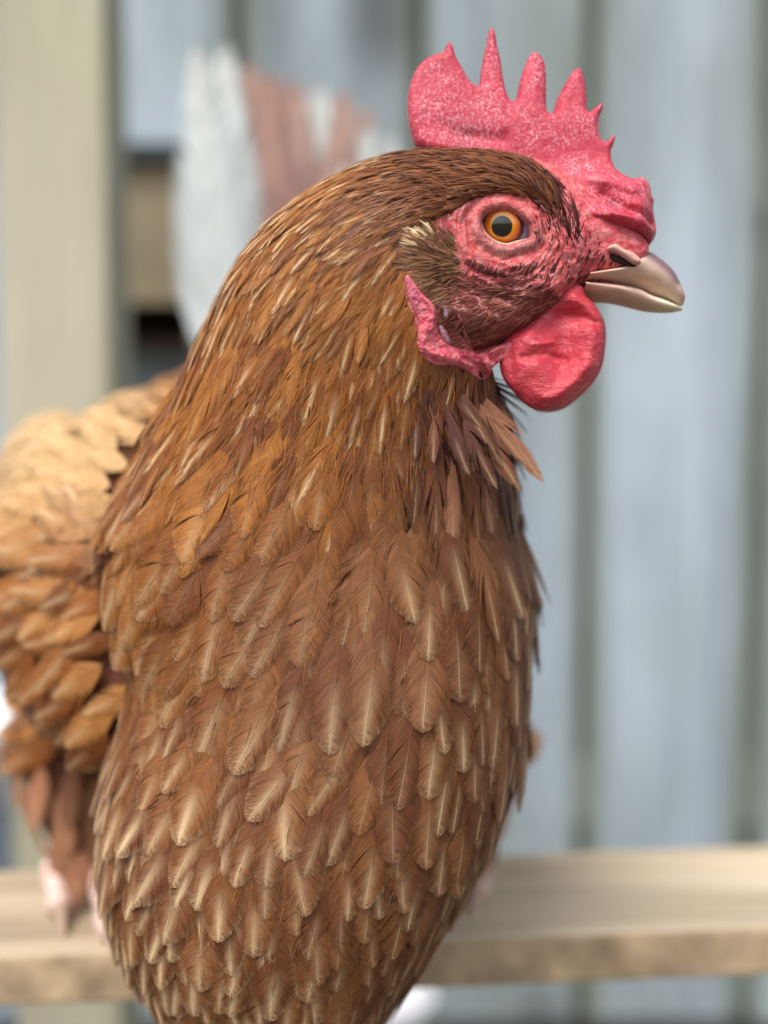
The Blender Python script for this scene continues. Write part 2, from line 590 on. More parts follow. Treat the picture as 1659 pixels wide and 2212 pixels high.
k = NT('hen_skin')
fc = k.n('ShaderNodeAttribute', attribute_name='fcol').outputs['Color']
co = k.objco()
n1 = k.noise(co, 420, 5, 0.65, 0.5)
n2 = k.noise(co, 1500, 3, 0.6)
col = k.mix(k.ramp(n1, [(0.42, (0, 0, 0)), (0.66, (0.6, 0.6, 0.6))]), fc, tuple(srgb(226, 160, 156)))
col = k.mix(k.ramp(n1, [(0.28, (0.55, 0.55, 0.55)), (0.44, (0, 0, 0))]), col, tuple(srgb(140, 44, 50)))
col = k.mix(k.n('ShaderNodeAttribute', attribute_name='bare').outputs['Fac'], fc, col)
k.l(col, k.b.inputs['Base Color'])
k.set(Roughness=0.5)
k.b.inputs['Specular IOR Level'].default_value = 0.4
k.b.inputs['Subsurface Weight'].default_value = 0.15
k.b.inputs['Subsurface Radius'].default_value = (0.002, 0.0008, 0.0006)
k.b.inputs['Subsurface Scale'].default_value = 1.0
h = k.math('ADD', n1, k.math('MULTIPLY', n2, 0.35))
k.bump(h, 0.9, 0.0012)
skin_m = k.m

k = NT('comb_skin')
co = k.objco()
fc = k.n('ShaderNodeAttribute', attribute_name='fcol').outputs['Color']
n1 = k.noise(co, 1350, 4, 0.7, 0.5)
n2 = k.noise(co, 130, 4, 0.6)
n3 = k.noise(co, 60, 3, 0.5)
fl = k.math('MULTIPLY', k.ramp(n1, [(0.48, (0, 0, 0)), (0.66, (1, 1, 1))]), k.ramp(n2, [(0.35, (0.12, 0.12, 0.12)), (0.65, (0.85, 0.85, 0.85))]))
col = k.mix(k.ramp(n3, [(0.35, (0, 0, 0)), (0.7, (0.5, 0.5, 0.5))]), fc, tuple(srgb(168, 34, 52)))
col = k.mix(fl, col, tuple(srgb(232, 182, 190)))
k.l(col, k.b.inputs['Base Color'])
k.set(Roughness=0.5)
k.b.inputs['Specular IOR Level'].default_value = 0.35
k.b.inputs['Subsurface Weight'].default_value = 0.25
k.b.inputs['Subsurface Radius'].default_value = (0.003, 0.001, 0.0008)
k.b.inputs['Subsurface Scale'].default_value = 1.0
k.bump(n1, 0.45, 0.0006)
comb_m = k.m

k = NT('wattle_skin')
co = k.objco()
fc = k.n('ShaderNodeAttribute', attribute_name='fcol').outputs['Color']
wv = k.noise(k.mapping(co, (120, 400, 520), (0, 0.5, 0)), 1.0, 4, 0.6, 0.8)
n1 = k.noise(co, 700, 3, 0.6)
col = k.mix(k.ramp(wv, [(0.5, (0, 0, 0)), (0.75, (0.4, 0.4, 0.4))]), fc, tuple(srgb(236, 140, 142)))
k.l(col, k.b.inputs['Base Color'])
k.set(Roughness=0.5)
k.b.inputs['Specular IOR Level'].default_value = 0.45
k.b.inputs['Subsurface Weight'].default_value = 0.3
k.b.inputs['Subsurface Radius'].default_value = (0.003, 0.001, 0.0008)
k.b.inputs['Subsurface Scale'].default_value = 1.0
k.bump(k.math('ADD', wv, k.math('MULTIPLY', n1, 1.1)), 0.5, 0.001)
wattle_m = k.m

k = NT('beak_horn')
fc = k.n('ShaderNodeAttribute', attribute_name='fcol').outputs['Color']
n1 = k.noise(k.mapping(k.objco(), (150, 500, 700), (0, 0.6, 0)), 1.0, 4, 0.6)
col = k.mix(k.ramp(n1, [(0.35, (0.2, 0.2, 0.2)), (0.65, (0, 0, 0))]), fc, tuple(srgb(120, 88, 76)))
k.l(col, k.b.inputs['Base Color'])
k.set(Roughness=0.68)
k.b.inputs['Specular IOR Level'].default_value = 0.25
k.b.inputs['Subsurface Weight'].default_value = 0.1
k.b.inputs['Subsurface Radius'].default_value = (0.002, 0.001, 0.0008)
k.b.inputs['Subsurface Scale'].default_value = 1.0
k.bump(n1, 0.15, 0.0006)
beak_m = k.m

k = NT('foot_skin')
n1 = k.noise(k.mapping(k.objco(), (260, 260, 420)), 1.0, 4, 0.6)
k.l(k.ramp(n1, [(0.35, srgb(206, 160, 146)), (0.65, srgb(238, 214, 204))]), k.b.inputs['Base Color'])
k.set(Roughness=0.5)
k.bump(n1, 0.5, 0.001)
foot_m = k.m
claw_m = plain('claw_horn', tuple(srgb(176, 150, 130)), 0.4)
nostril_m = plain('nostril_dark', tuple(srgb(44, 28, 28)), 0.8, 30, .2, .1)

# ---- head, neck and breast: rings given by their two outline points, depth, front and back half depth
#        left/top      right/bottom   depth  front  back
RINGS = [
    ((1394, 548), (1386, 574), .3450, .005, .005),
    ((1388, 526), (1368, 600), .3450, .0104, .0104),
    ((1350, 478), (1312, 620), .3450, .0130, .0130),
    ((1296, 425), (1232, 646), .3450, .0150, .0150),
    ((1232, 385), (1155, 704), .3452, .0172, .0172),
    ((1160, 352), (1085, 748), .3458, .0200, .0200),
    ((1070, 334), (1030, 782), .3468, .0222, .0222),
    ((970, 330), (1000, 800), .3480, .0245, .0240),
    ((868, 338), (1010, 812), .3500, .0275, .0260),
    ((755, 374), (1040, 822), .3530, .0310, .0290),
    ((645, 440), (1060, 834), .3560, .0345, .0320),
    ((560, 520), (1072, 852), .3600, .0380, .0360),
    ((500, 610), (1080, 880), .3640, .0415, .0400),
    ((450, 710), (1088, 915), .3690, .0450, .0440),
    ((405, 810), (1095, 960), .3740, .0490, .0480),
    ((352, 905), (1102, 1010), .3790, .0530, .0520),
    ((300, 1000), (1112, 1065), .3830, .0570, .0560),
    ((254, 1100), (1118, 1130), .3870, .0610, .0600),
    ((238, 1200), (1140, 1205), .3900, .0640, .0640),
    ((254, 1300), (1148, 1300), .3920, .0665, .0660),
    ((288, 1400), (1144, 1400), .3930, .0680, .0660),
    ((286, 1500), (1136, 1500), .3935, .0690, .0640),
    ((258, 1600), (1126, 1600), .3935, .0695, .0600),
    ((238, 1700), (1098, 1700), .3930, .0690, .0540),
    ((230, 1800), (1058, 1800), .3920, .0670, .0470),
    ((240, 1900), (1010, 1900), .3905, .0630, .0410),
    ((270, 2000), (950, 2000), .3890, .0570, .0350),
    ((324, 2100), (888, 2100), .3870, .0490, .0300),
    ((410, 2200), (815, 2200), .3850, .0390, .0260),
    ((505, 2285), (725, 2285), .3840, .0260, .0200),
    ((600, 2330), (640, 2330), .3835, .0060, .0060),
]
K = np.array([[*a, *b, c, d, e] for a, b, c, d, e in RINGS], float)
NTH = 288
tt = np.concatenate([np.linspace(0, 8, 190, endpoint=False), np.linspace(8, 14, 90, endpoint=False), np.linspace(14, len(K) - 1, 130)])
S = spline(K, tt)
th = np.linspace(0, 2 * math.pi, NTH, endpoint=False)


def sweep_pts(S, th):
    c, s = np.cos(th), np.sin(th)
    cx = (S[:, 0] + S[:, 2]) / 2; cy = (S[:, 1] + S[:, 3]) / 2
    hx = (S[:, 0] - S[:, 2]) / 2; hy = (S[:, 1] - S[:, 3]) / 2
    e = 0.92
    cc = np.sign(c) * np.abs(c) ** e; ss = np.sign(s) * np.abs(s) ** e
    px = cx[:, None] + hx[:, None] * cc
    py = cy[:, None] + hy[:, None] * cc
    d0 = S[:, 4][:, None] + 0 * px
    X = (px - 829.5) * d0 / FPX; Z = (1106 - py) * d0 / FPX
    d = d0 - np.where(ss > 0, S[:, 5][:, None] * ss, S[:, 6][:, None] * ss)
    return W(X, Z, d)


V = sweep_pts(S, th)          # (nt, nth, 3)
# ---- sculpt the face in the round: socket, lids' surround, folds
EYE = np.array([1086.0, 489.0])
OPEN = [(570.5, 721.3), (577.7, 699.6), (594, 688.7), (626.6, 684.2), (655.5, 685.1), (680.8, 697.8), (704.3, 715.8), (722.4, 732.1), (726, 757.4), (722.4, 771.9), (680.8, 782.7), (650.1, 790.9), (626.6, 786.3), (601.3, 773.7), (581.4, 752)]
OPEN = [((1000 + x) / 1.507, y / 1.507) for x, y in OPEN]
nh = 205
Hd = V[:nh].reshape(-1, 3)
pj = proj(Hd)
front = smooth(0.0005, 0.004, 0.3455 - pj[:, 2])
fx, fy = pj[:, 0], pj[:, 1]
de, _ = distpoly(fx, fy, OPEN)
ins = inpoly(fx, fy, OPEN)
sd = np.where(ins, -de, de)                      # signed distance to the eye opening, px
disp = np.zeros(len(Hd))                          # metres towards the camera
disp -= 0.0085 * smooth(5, -5, sd)               # socket
disp += 0.0010 * np.exp(-((sd - 15) / 9) ** 2)   # lid swell
disp -= 0.0007 * np.exp(-((sd - 34) / 7) ** 2)    # crease round the lids
disp += 0.0009 * np.exp(-((sd - 56) / 16) ** 2) * smooth(1240, 1120, fx)
disp -= 0.0006 * np.exp(-((sd - 78) / 8) ** 2) * smooth(1180, 1060, fx)
ang = np.arctan2(fy - EYE[1], fx - EYE[0])
rr = np.hypot(fx - EYE[0], fy - EYE[1])
wr = vnoise(np.stack([np.cos(ang) * 3 + rr * 0.03, np.sin(ang) * 3, rr * 0.11], 1), 1.4, 1)
disp += 0.0008 * wr * smooth(8, 40, sd) * smooth(150, 80, sd)
w2 = vnoise(np.stack([fx * 0.018 + fy * 0.012, fy * 0.055 - fx * 0.02, fx * 0], 1), 1.0, 2)
w3 = vnoise(np.stack([fx, fy, fx * 0], 1), 0.085, 3)
disp += (0.0005 * w2 + 0.0003 * w3) * smooth(30, 70, sd)
# brow ridge and cheek
db, _ = distpoly(fx, fy, [(960, 452), (1030, 412), (1100, 398), (1160, 415), (1215, 470), (1250, 510)], False)
disp += 0.0014 * np.exp(-(db / 30) ** 2)
dc, _ = distpoly(fx, fy, [(990, 690), (1060, 715), (1130, 690), (1180, 650)], False)
disp += 0.0040 * np.exp(-(dc / 50) ** 2)
dm, _ = distpoly(fx, fy, [(1120, 690), (1200, 640), (1262, 612), (1330, 605)], False)
disp -= 0.0012 * np.exp(-(dm / 9) ** 2)
Hd = Hd - FWD * (disp * front)[:, None]
V[:nh] = Hd.reshape(nh, NTH, 3)
sv = V.reshape(-1, 3)
sq = grid_quads(len(S), NTH)
c0 = V[0].mean(0); c1 = V[-1].mean(0)
n0 = len(sv)
sv = np.concatenate([sv, [c0, c1]])
kk = np.arange(0, NTH, 2)
b = (len(S) - 1) * NTH
sq = np.concatenate([sq, np.stack([np.full(len(kk), n0), (kk + 2) % NTH, (kk + 1) % NTH, kk], 1),
                     np.stack([np.full(len(kk), n0 + 1), b + kk, b + (kk + 1) % NTH, b + (kk + 2) % NTH], 1)])

# ---- trunk behind the breast: ellipses along the depth   (depth, X, Z, half width, half height)
TR = np.array([
    (.365, -.026, -.058, .004, .004), (.372, -.027, -.056, .030, .030), (.39, -.036, -.040, .068, .060), (.42, -.047, -.026, .092, .066), (.455, -.0505, -.020, .099, .068),
    (.50, -.057, -.014, .101, .070), (.55, -.056, -.010, .097, .072), (.60, -.061, .006, .084, .068), (.64, -.064, .026, .062, .056), (.68, -.066, .048, .036, .040), (.70, -.066, .058, .016, .020), (.705, -.066, .06, .002, .002)])
td = spline(TR, np.linspace(0, len(TR) - 1, 90))
a = np.linspace(0, 2 * math.pi, 120, endpoint=False)
tv = W(td[:, 1][:, None] + td[:, 3][:, None] * np.cos(a), td[:, 2][:, None] + td[:, 4][:, None] * np.sin(a), td[:, 0][:, None] + 0 * a).reshape(-1, 3)
tq = grid_quads(90, 120)[:, ::-1]
n0 = len(tv)
tv = np.concatenate([tv, [tv[:120].mean(0), tv[-120:].mean(0)]])
kk = np.arange(0, 120, 2); b = 89 * 120
tq = np.concatenate([tq, np.stack([np.full(len(kk), n0), kk, (kk + 1) % 120, (kk + 2) % 120], 1), np.stack([np.full(len(kk), n0 + 1), b + (kk + 2) % 120, b + (kk + 1) % 120, b + kk], 1)])


def tmp_obj(v, q):
    me = mesh_np('tmp', v, q, None)
    bm = bmesh.new(); bm.from_mesh(me)
    bmesh.ops.recalc_face_normals(bm, faces=bm.faces[:])
    bm.to_mesh(me); bm.free()
    o = bpy.data.objects.new('tmp', me)
    scene.collection.objects.link(o)
    return o


oa, ob_ = tmp_obj(sv, sq), tmp_obj(tv, tq)
# thighs are part of the body
def limb(pts):
    pts = np.array(pts, float)
    s = spline(pts, np.linspace(0, len(pts) - 1, 24))
    return tube(s[:, :3], s[:, 3], 24)


def Wp(X, Z, d):
    return W(X, Z, d)


L_th = [(*P(160, 1480, .50), .020), (*P(150, 1600, .50), .024), (*P(145, 1700, .497), .020), (*P(158, 1800, .493), .013), (*P(175, 1880, .49), .0085)]
R_th = [(*P(980, 1500, .50), .022), (*P(985, 1640, .50), .030), (*P(1000, 1740, .497), .022), (*P(1015, 1820, .493), .012), (*P(1018, 1870, .49), .0085)]
thighs = [tmp_obj(*limb(L_th)), tmp_obj(*limb(R_th))]
cur = oa
for other in [ob_] + thighs:
    md = cur.modifiers.new('u', 'BOOLEAN')
    md.operation = 'UNION'; md.object = other
    try:
        md.solver = 'MANIFOLD'
    except TypeError:
        md.solver = 'EXACT'
    dg = bpy.context.evaluated_depsgraph_get()
    nm = bpy.data.meshes.new_from_object(cur.evaluated_get(dg))
    nxt = bpy.data.objects.new('tmp', nm)
    scene.collection.objects.link(nxt)
    bpy.data.objects.remove(cur); bpy.data.objects.remove(other)
    cur = nxt
body_me = cur.data
bpy.data.objects.remove(cur)
nvb = len(body_me.vertices)
bco = np.zeros(nvb * 3, np.float32); body_me.vertices.foreach_get('co', bco); bco = bco.reshape(-1, 3).astype(float)
body_bvh = BVHTree.FromPolygons([tuple(x) for x in bco], [tuple(p.vertices) for p in body_me.polygons])
sweep_bvh = BVHTree.FromPolygons([tuple(x) for x in sv], [tuple(x) for x in sq])


def hit(px, py, bvh=None):
    dv = (px - 829.5) / FPX * RIGHT + (1106 - py) / FPX * UP + FWD
    dv = dv / np.linalg.norm(dv)
    r = (bvh or body_bvh).ray_cast(Vector(CAM), Vector(dv))
    if r[0] is None:
        return None, None
    n = np.array(r[1])
    if n @ dv > 0: n = -n
    return np.array(r[0]), n


# where the face is bare (working-grid outline seen from the side)
BARE = [(1090, 322), (1140, 340), (1180, 370), (1206, 408), (1212, 446), (1190, 452), (1160, 428), (1110, 412), (1060, 414), (1010, 432), (960, 459), (872, 500),
        (858, 560), (868, 640), (896, 720), (922, 778), (1000, 802), (1050, 826), (1085, 806), (1110, 826), (1500, 830), (1500, 300)]
bp = proj(bco)
isb = inpoly(bp[:, 0], bp[:, 1], BARE) & (bp[:, 2] < 0.40)
db, _ = distpoly(bp[:, 0], bp[:, 1], BARE)
bare = np.where(isb, smooth(0, 10, db), 0.0)
de, _ = distpoly(bp[:, 0], bp[:, 1], OPEN)
ins = inpoly(bp[:, 0], bp[:, 1], OPEN)
sd = np.where(ins, -de, de)
pink = srgb(200, 80, 82); brown = srgb(96, 52, 30)
fc = np.tile(pink, (nvb, 1))
lid = smooth(17, 4, sd)[:, None]
fc = fc * (1 - lid) + srgb(176, 96, 94) * lid
sh = (np.exp(-((sd - 22) / 10) ** 2) * smooth(470, 530, bp[:, 1]))[:, None] * 0.7
fc = fc * (1 - sh) + srgb(150, 110, 104) * sh
CHEEK = [(960, 600), (1080, 612), (1225, 640), (1190, 690), (1130, 740), (1060, 752), (1000, 755), (962, 720), (952, 660)]
EART = [(866, 512), (930, 488), (985, 515), (1000, 590), (990, 640), (950, 650), (905, 590), (872, 560)]
for poly, c, amt in ((CHEEK, srgb(138, 62, 60), 0.8), (EART, srgb(110, 66, 50), 0.9)):
    dd, _ = distpoly(bp[:, 0], bp[:, 1], poly)
    m = (np.where(inpoly(bp[:, 0], bp[:, 1], poly), smooth(-12, 16, dd), smooth(12, -16, dd)) * amt)[:, None]
    fc = fc * (1 - m) + c * m
m = (smooth(1180, 1290, bp[:, 0]) * smooth(600, 540, bp[:, 1]))[:, None] * .7
fc = fc * (1 - m) + srgb(190, 56, 74) * m
fc = fc * bare[:, None] + brown * (1 - bare[:, None])
me = body_me
me.name = 'body'
vn = np.zeros(nvb * 3, np.float32); body_me.vertices.foreach_get('normal', vn); vn = vn.reshape(-1, 3).astype(float)
shr = (1 - smooth(0, .6, bare)) * np.interp(bp[:, 1], [320, 420, 700, 1000], [.0006, .0012, .0025, .0045])
vin = bco - vn * shr[:, None]
me.vertices.foreach_set('co', (vin - HL).astype(np.float32).ravel())
me.polygons.foreach_set('use_smooth', np.ones(len(me.polygons), bool))
point_attr(me, 'fcol', fc)
point_attr(me, 'bare', bare, 'FLOAT')
me.materials.clear(); me.materials.append(skin_m)
me.update()
body = link(bpy.data.objects.new('body', me), hen)


# ---- pillow: a traced outline with real thickness, on the bird's midline or on its cheek
def pillow(name, outline, depth, half, mat, parent, step=4.0, rad=14.0, col=None, frontfn=None, smooth_it=2, extra=None):
    """outline in working px at that depth; half(px,py) = half thickness in metres; frontfn adds relief to the near side"""
    O = np.array(outline, float)
    # round the traced corners a little
    seg = []
    n = len(O)
    cl = np.concatenate([O[-1:], O, O[:2]])
    for i in range(n):
        p0, p1, p2, p3 = cl[i], cl[i + 1], cl[i + 2], cl[i + 3]
        for u in (0, 0.25, 0.5, 0.75):
            seg.append(0.5 * ((2 * p1) + (-p0 + p2) * u + (2 * p0 - 5 * p1 + 4 * p2 - p3) * u * u + (-p0 + 3 * p1 - 3 * p2 + p3) * u ** 3))
    O = np.array(seg)
    lo = O.min(0) - step; hi = O.max(0) + step
    gx_ = np.arange(lo[0], hi[0] + step, step); gy_ = np.arange(lo[1], hi[1] + step, step)
    CX, CY = np.meshgrid(gx_[:-1] + step / 2, gy_[:-1] + step / 2, indexing='ij')
    cell = inpoly(CX, CY, O)
    nx, ny = len(gx_), len(gy_)
    GX, GY = np.meshgrid(gx_, gy_, indexing='ij')
    cnt = np.zeros((nx, ny), int)
    for dx in (0, 1):
        for dy in (0, 1):
            cnt[dx:nx - 1 + dx, dy:ny - 1 + dy] += cell
    used = cnt > 0
    bound = used & (cnt < 4)
    px, py = GX.copy(), GY.copy()
    d, near = distpoly(px, py, O)
    px[bound] = near[bound][:, 0]; py[bound] = near[bound][:, 1]
    for _ in range(smooth_it):     # relax interior
        ax = px.copy(); ay = py.copy()
        inner = used & ~bound
        for arr, src in ((ax, px), (ay, py)):
            s_ = np.zeros_like(src)
            s_[1:-1, 1:-1] = (src[2:, 1:-1] + src[:-2, 1:-1] + src[1:-1, 2:] + src[1:-1, :-2]) / 4
            arr[inner] = s_[inner]
        px, py = ax, ay
    d, _ = distpoly(px, py, O)
    d[bound] = 0
    prof = np.sqrt(np.clip(1 - (1 - np.clip(d / rad, 0, 1)) ** 2, 0, 1))
    T = half(px, py) * prof
    dep_ = depth(px, py) if callable(depth) else depth + 0 * px
    Fd = dep_ - T
    Bd = dep_ + T
    if frontfn is not None:
        Fd = Fd - frontfn(px, py) * np.clip(d / rad, 0, 1)
    base_d = dep_
    idx = -np.ones((nx, ny), int)
    ui = np.argwhere(used)
    idx[used] = np.arange(len(ui))
    X = (px - 829.5) * base_d / FPX; Z = (1106 - py) * base_d / FPX
    vf = W(X, Z, Fd)[used]
    vb_all = W(X, Z, Bd)
    isin = used & ~bound
    idb = idx.copy()
    idb[isin] = len(ui) + np.arange(isin.sum())
    v = np.concatenate([vf, vb_all[isin]])
    cc = np.argwhere(cell)
    i, j = cc[:, 0], cc[:, 1]
    qf = np.stack([idx[i, j], idx[i, j + 1], idx[i + 1, j + 1], idx[i + 1, j]], 1)
    qb = np.stack([idb[i, j], idb[i + 1, j], idb[i + 1, j + 1], idb[i, j + 1]], 1)
    ppx = np.concatenate([px[used], px[isin]]); ppy = np.concatenate([py[used], py[isin]])
    if extra is not None:
        v = extra(v, ppx, ppy)
    ob = mesh_obj(name, v, np.concatenate([qf, qb]), mat, parent)
    cfield = col(ppx, ppy) if callable(col) else np.tile(col, (len(v), 1))
    point_attr(ob.data, 'fcol', cfield)
    return ob


zc = lambda u, v: (829.5 + u * .42, 33.2 + v * .42)
COMB = [zc(*p) for p in [(185, 700), (140, 620), (120, 510), (125, 400), (150, 310), (190, 245), (250, 205), (303, 190), (322, 155), (338, 136), (356, 165), (370, 215), (400, 265), (430, 320), (468, 364), (488, 360), (495, 310), (510, 220), (525, 160), (535, 92), (552, 66), (571, 88), (580, 150), (600, 230), (610, 310), (625, 380), (643, 430), (660, 446), (678, 430), (695, 350), (720, 270), (745, 212), (772, 188), (802, 205), (823, 240), (832, 300), (834, 400), (834, 480), (850, 510), (869, 495), (885, 440), (910, 390), (950, 320), (975, 285), (1000, 274), (1019, 290), (1035, 350), (1040, 420), (1045, 498), (1070, 488), (1100, 463), (1127, 452), (1121, 490), (1106, 530), (1103, 590), (1113, 640), (1136, 654), (1160, 634), (1190, 612), (1181, 660), (1166, 700), (1170, 750), (1190, 800), (1230, 832), (1270, 850), (1310, 838), (1345, 855), (1365, 890), (1372, 930), (1386, 960), (1380, 1000), (1388, 1060), (1394, 1110), (1388, 1150), (1362, 1185), (1345, 1192), (1280, 1172), (1200, 1160), (1105, 1140), (1013, 1122), (965, 1060), (905, 970), (850, 880), (720, 800), (560, 760), (350, 750)]]


def comb_half(px, py):
    low = smooth(300, 470, py + (px - 1000) * -0.30)
    t = 0.0020 + 0.0022 * smooth(120, 300, py) + 0.0085 * smooth(330, 500, py) * smooth(1120, 1280, px) * smooth(1415, 1360, px) + 0.004 * low
    return t


def comb_front(px, py):
    sh = px.shape
    pts = np.stack([px.ravel(), py.ravel(), 0 * px.ravel()], 1)
    r = 0.0006 * vnoise(pts, 0.015, 5) + 0.0002 * vnoise(pts, 0.05, 6) + 0.0001 * vnoise(pts, 0.2, 7)
    r = r.reshape(sh)
    # folds of the thick front lobe over the beak
    for line, wdt, amp in (([(1290, 440), (1330, 472), (1395, 494)], 12, -0.0030), ([(1250, 498), (1330, 505), (1400, 508)], 5, -0.0012), ([(1260, 405), (1300, 410), (1350, 430)], 12, 0.0022),
                           ([(1300, 490), (1350, 505), (1400, 508)], 9, 0.0014), ([(960, 280), (1000, 300), (1080, 310)], 14, -0.0010), ([(1085, 280), (1060, 200)], 12, 0.0006), ([(1150, 250), (1150, 160)], 12, 0.0006)):
        dd, _ = distpoly(px, py, line, False)
        r = r + amp * np.exp(-(dd / wdt) ** 2)
    return r


def comb_col(px, py):
    c = np.tile(srgb(184, 52, 74), (len(px), 1))
    for (x, y), rad, cc, a in (((1305, 458), 16, srgb(96, 56, 66), .75), ((1000, 290), 46, srgb(128, 52, 56), .55), ((1270, 405), 22, srgb(244, 180, 184), .35)):
        m = (np.exp(-(((px - x) / rad) ** 2 + ((py - y) / (rad * .6)) ** 2)) * a)[:, None]
        c = c * (1 - m) + cc * m
    for (x, y) in ((968, 98), (1063, 70), (1155, 125), (1247, 158)):
        m = (np.exp(-(((px - x) / 14) ** 2 + ((py - y) / 20) ** 2)) * .35)[:, None]
        c = c * (1 - m) + srgb(176, 46, 70) * m
    return c


comb = pillow('comb', COMB, .3450, comb_half, comb_m, hen, 3.0, 20.0, comb_col, comb_front)

zw = lambda u, v: (829.5 + u * .42, 431.3 + v * .42)
WAT = [zw(*p) for p in [(930, 440), (1015, 440), (1040, 495), (1072, 525), (1102, 570), (1125, 620), (1133, 690), (1126, 770), (1110, 850), (1080, 910), (1040, 960), (985, 1010), (925, 1058), (865, 1082), (800, 1086), (740, 1062), (690, 1012), (640, 962), (605, 900), (594, 830), (604, 760), (640, 700), (720, 650), (800, 590), (870, 520)]]


def wat_front(px, py):
    pts = np.stack([px.ravel(), py.ravel(), 0 * px.ravel()], 1)
    r = (0.0007 * vnoise(pts, 0.03, 8)).reshape(px.shape)
    for line, wdt, amp in (([zw(880, 560), zw(925, 680), zw(935, 800)], 34, -0.0022), ([zw(900, 590), zw(980, 600), zw(1080, 640)], 10, -0.0014), ([zw(930, 510), zw(1030, 540), zw(1090, 600)], 16, 0.0018),
                           ([zw(1040, 700), zw(1030, 850), zw(960, 950)], 30, 0.0022), ([zw(720, 740), zw(760, 900), zw(850, 1010)], 34, 0.0024), ([zw(640, 760), zw(650, 900)], 8, -0.0008), ([zw(700, 820), zw(830, 800), zw(930, 830)], 7, -0.0010), ([zw(760, 760), zw(860, 740)], 6, 0.0008)):
        dd, _ = distpoly(px, py, line, False)
        r = r + amp * np.exp(-(dd / wdt) ** 2)
    return r


wcol = lambda px, py: np.tile(srgb(184, 54, 68), (len(px), 1))
wattle = pillow('wattle', WAT, .3365, lambda px, py: 0.0022 + 0.0010 * smooth(640, 800, py), wattle_m, hen, 3.0, 26.0, wcol, wat_front)
far = [(x + 4 + (y - 700) * 0.02, y + 3) for x, y in WAT]
pillow('wattle', far, .3560, lambda px, py: 0.0030 + 0 * px, wattle_m, hen, 5.0, 26.0, wcol)

# ---- earlobe fold: a fleshy roll running down behind the cheek
LOBE = [zw(*p) + (r,) for *p, r in [(75, 250, 7), (95, 310, 9), (130, 375, 10), (180, 440, 11), (228, 510, 11), (252, 580, 11), (240, 645, 12), (212, 695, 17), (204, 742, 20), (228, 782, 20), (280, 805, 18), (340, 815, 16), (400, 828, 17), (450, 850, 21), (490, 862, 23), (525, 842, 19), (550, 800, 13), (600, 750, 9)]]
LOBE_O = [(874, 600), (876, 622), (885, 652), (902, 690), (902, 720), (900, 750), (914, 776), (940, 790), (985, 793), (1010, 804), (1034, 821), (1056, 815), (1066, 792), (1098, 768), (1112, 738),
          (1070, 745), (1030, 758), (990, 752), (962, 738), (946, 712), (946, 684), (940, 660), (914, 636), (898, 614), (888, 600), (880, 594)]
gxy = [(x, y) for x in range(860, 1110, 10) for y in range(545, 825, 10)]
gd = [(x, y, proj(h_)[2]) for x, y in gxy for h_ in [hit(x, y)[0]] if h_ is not None and proj(h_)[2] < .345]
gd = np.array(gd)
_bx = lambda x, y: np.stack([1 + 0 * x, x, y, x * x, x * y, y * y], -1)
nx_ = lambda x, y: ((np.asarray(x) - 980) / 120, (np.asarray(y) - 680) / 120)
cf = np.linalg.lstsq(_bx(*nx_(gd[:, 0], gd[:, 1])), gd[:, 2], rcond=None)[0]


def lobe_depth(px, py):
    fit = np.minimum(_bx(*nx_(px, py)) @ cf, .3345)
    out = fit.copy()
    for i_ in np.ndindex(px.shape):
        h_, _n = hit(px[i_], py[i_])
        if h_ is not None:
            d_ = proj(h_)[2]
            if abs(d_ - fit[i_]) < .006: out[i_] = d_
    for _ in range(3):
        out[1:-1, 1:-1] = (out[2:, 1:-1] + out[:-2, 1:-1] + out[1:-1, 2:] + out[1:-1, :-2] + 2 * out[1:-1, 1:-1]) / 6
    return out


def lobe_front(px, py):
    pts_ = np.stack([px.ravel(), py.ravel(), 0 * px.ravel()], 1)
    r = (0.0005 * vnoise(pts_, 0.07, 21) + 0.0005 * vnoise(pts_, 0.2, 22)).reshape(px.shape)
    dd, _ = distpoly(px, py, [p[:2] for p in LOBE], False)
    r = r + .0014 * np.exp(-(dd / 11) ** 2)
    for line, wd, am in (([(1000, 775), (1030, 790), (1040, 812)], 5, -.0018), ([(1050, 760), (1062, 780)], 5, -.0016), ([(885, 600), (910, 640), (930, 680)], 5, -.0010)):
        dd, _ = distpoly(px, py, line, False)
        r = r + am * np.exp(-(dd / wd) ** 2)
    return r


def lobe_col(px, py):
    c = np.tile(srgb(214, 88, 104), (len(px), 1))
    dd, _ = distpoly(px, py, [(872, 570), (885, 620), (905, 670)], False)
    m = (np.exp(-(dd / 14) ** 2) * .6)[:, None]
    c = c * (1 - m) + srgb(186, 100, 124) * m
    return c


lobe = pillow('earlobe', LOBE_O, lobe_depth, lambda px, py: .0009 + 0 * px, skin_m, hen, 2.5, 10.0, lobe_col, lobe_front)
point_attr(lobe.data, 'bare', np.full(len(lobe.data.vertices), .8), 'FLOAT')
# pale patch of bare ear skin in front of the fold
for line, r0, c in (([(300, 500), (320, 560), (318, 610)], 7, srgb(226, 196, 214)), ([(290, 640), (310, 700), (345, 745)], 8, srgb(176, 124, 140))):
    s_ = spline(np.array([zw(*p) for p in line]), np.linspace(0, 2, 24))
    pt = np.array([hit(x, y)[0] for x, y in s_])
    rad_ = r0 * .34 / FPX * np.sin(np.linspace(0.15, math.pi - .15, 24))
    v, q = tube(pt, rad_, 12)
    v = v + 0.00025 * np.stack([vnoise(v, 900, 11), vnoise(v, 900, 12), vnoise(v, 900, 13)], 1)
    o_ = mesh_obj('ear_fold', v, q, wattle_m, hen)
    point_attr(o_.data, 'fcol', np.tile(c, (len(v), 1)))


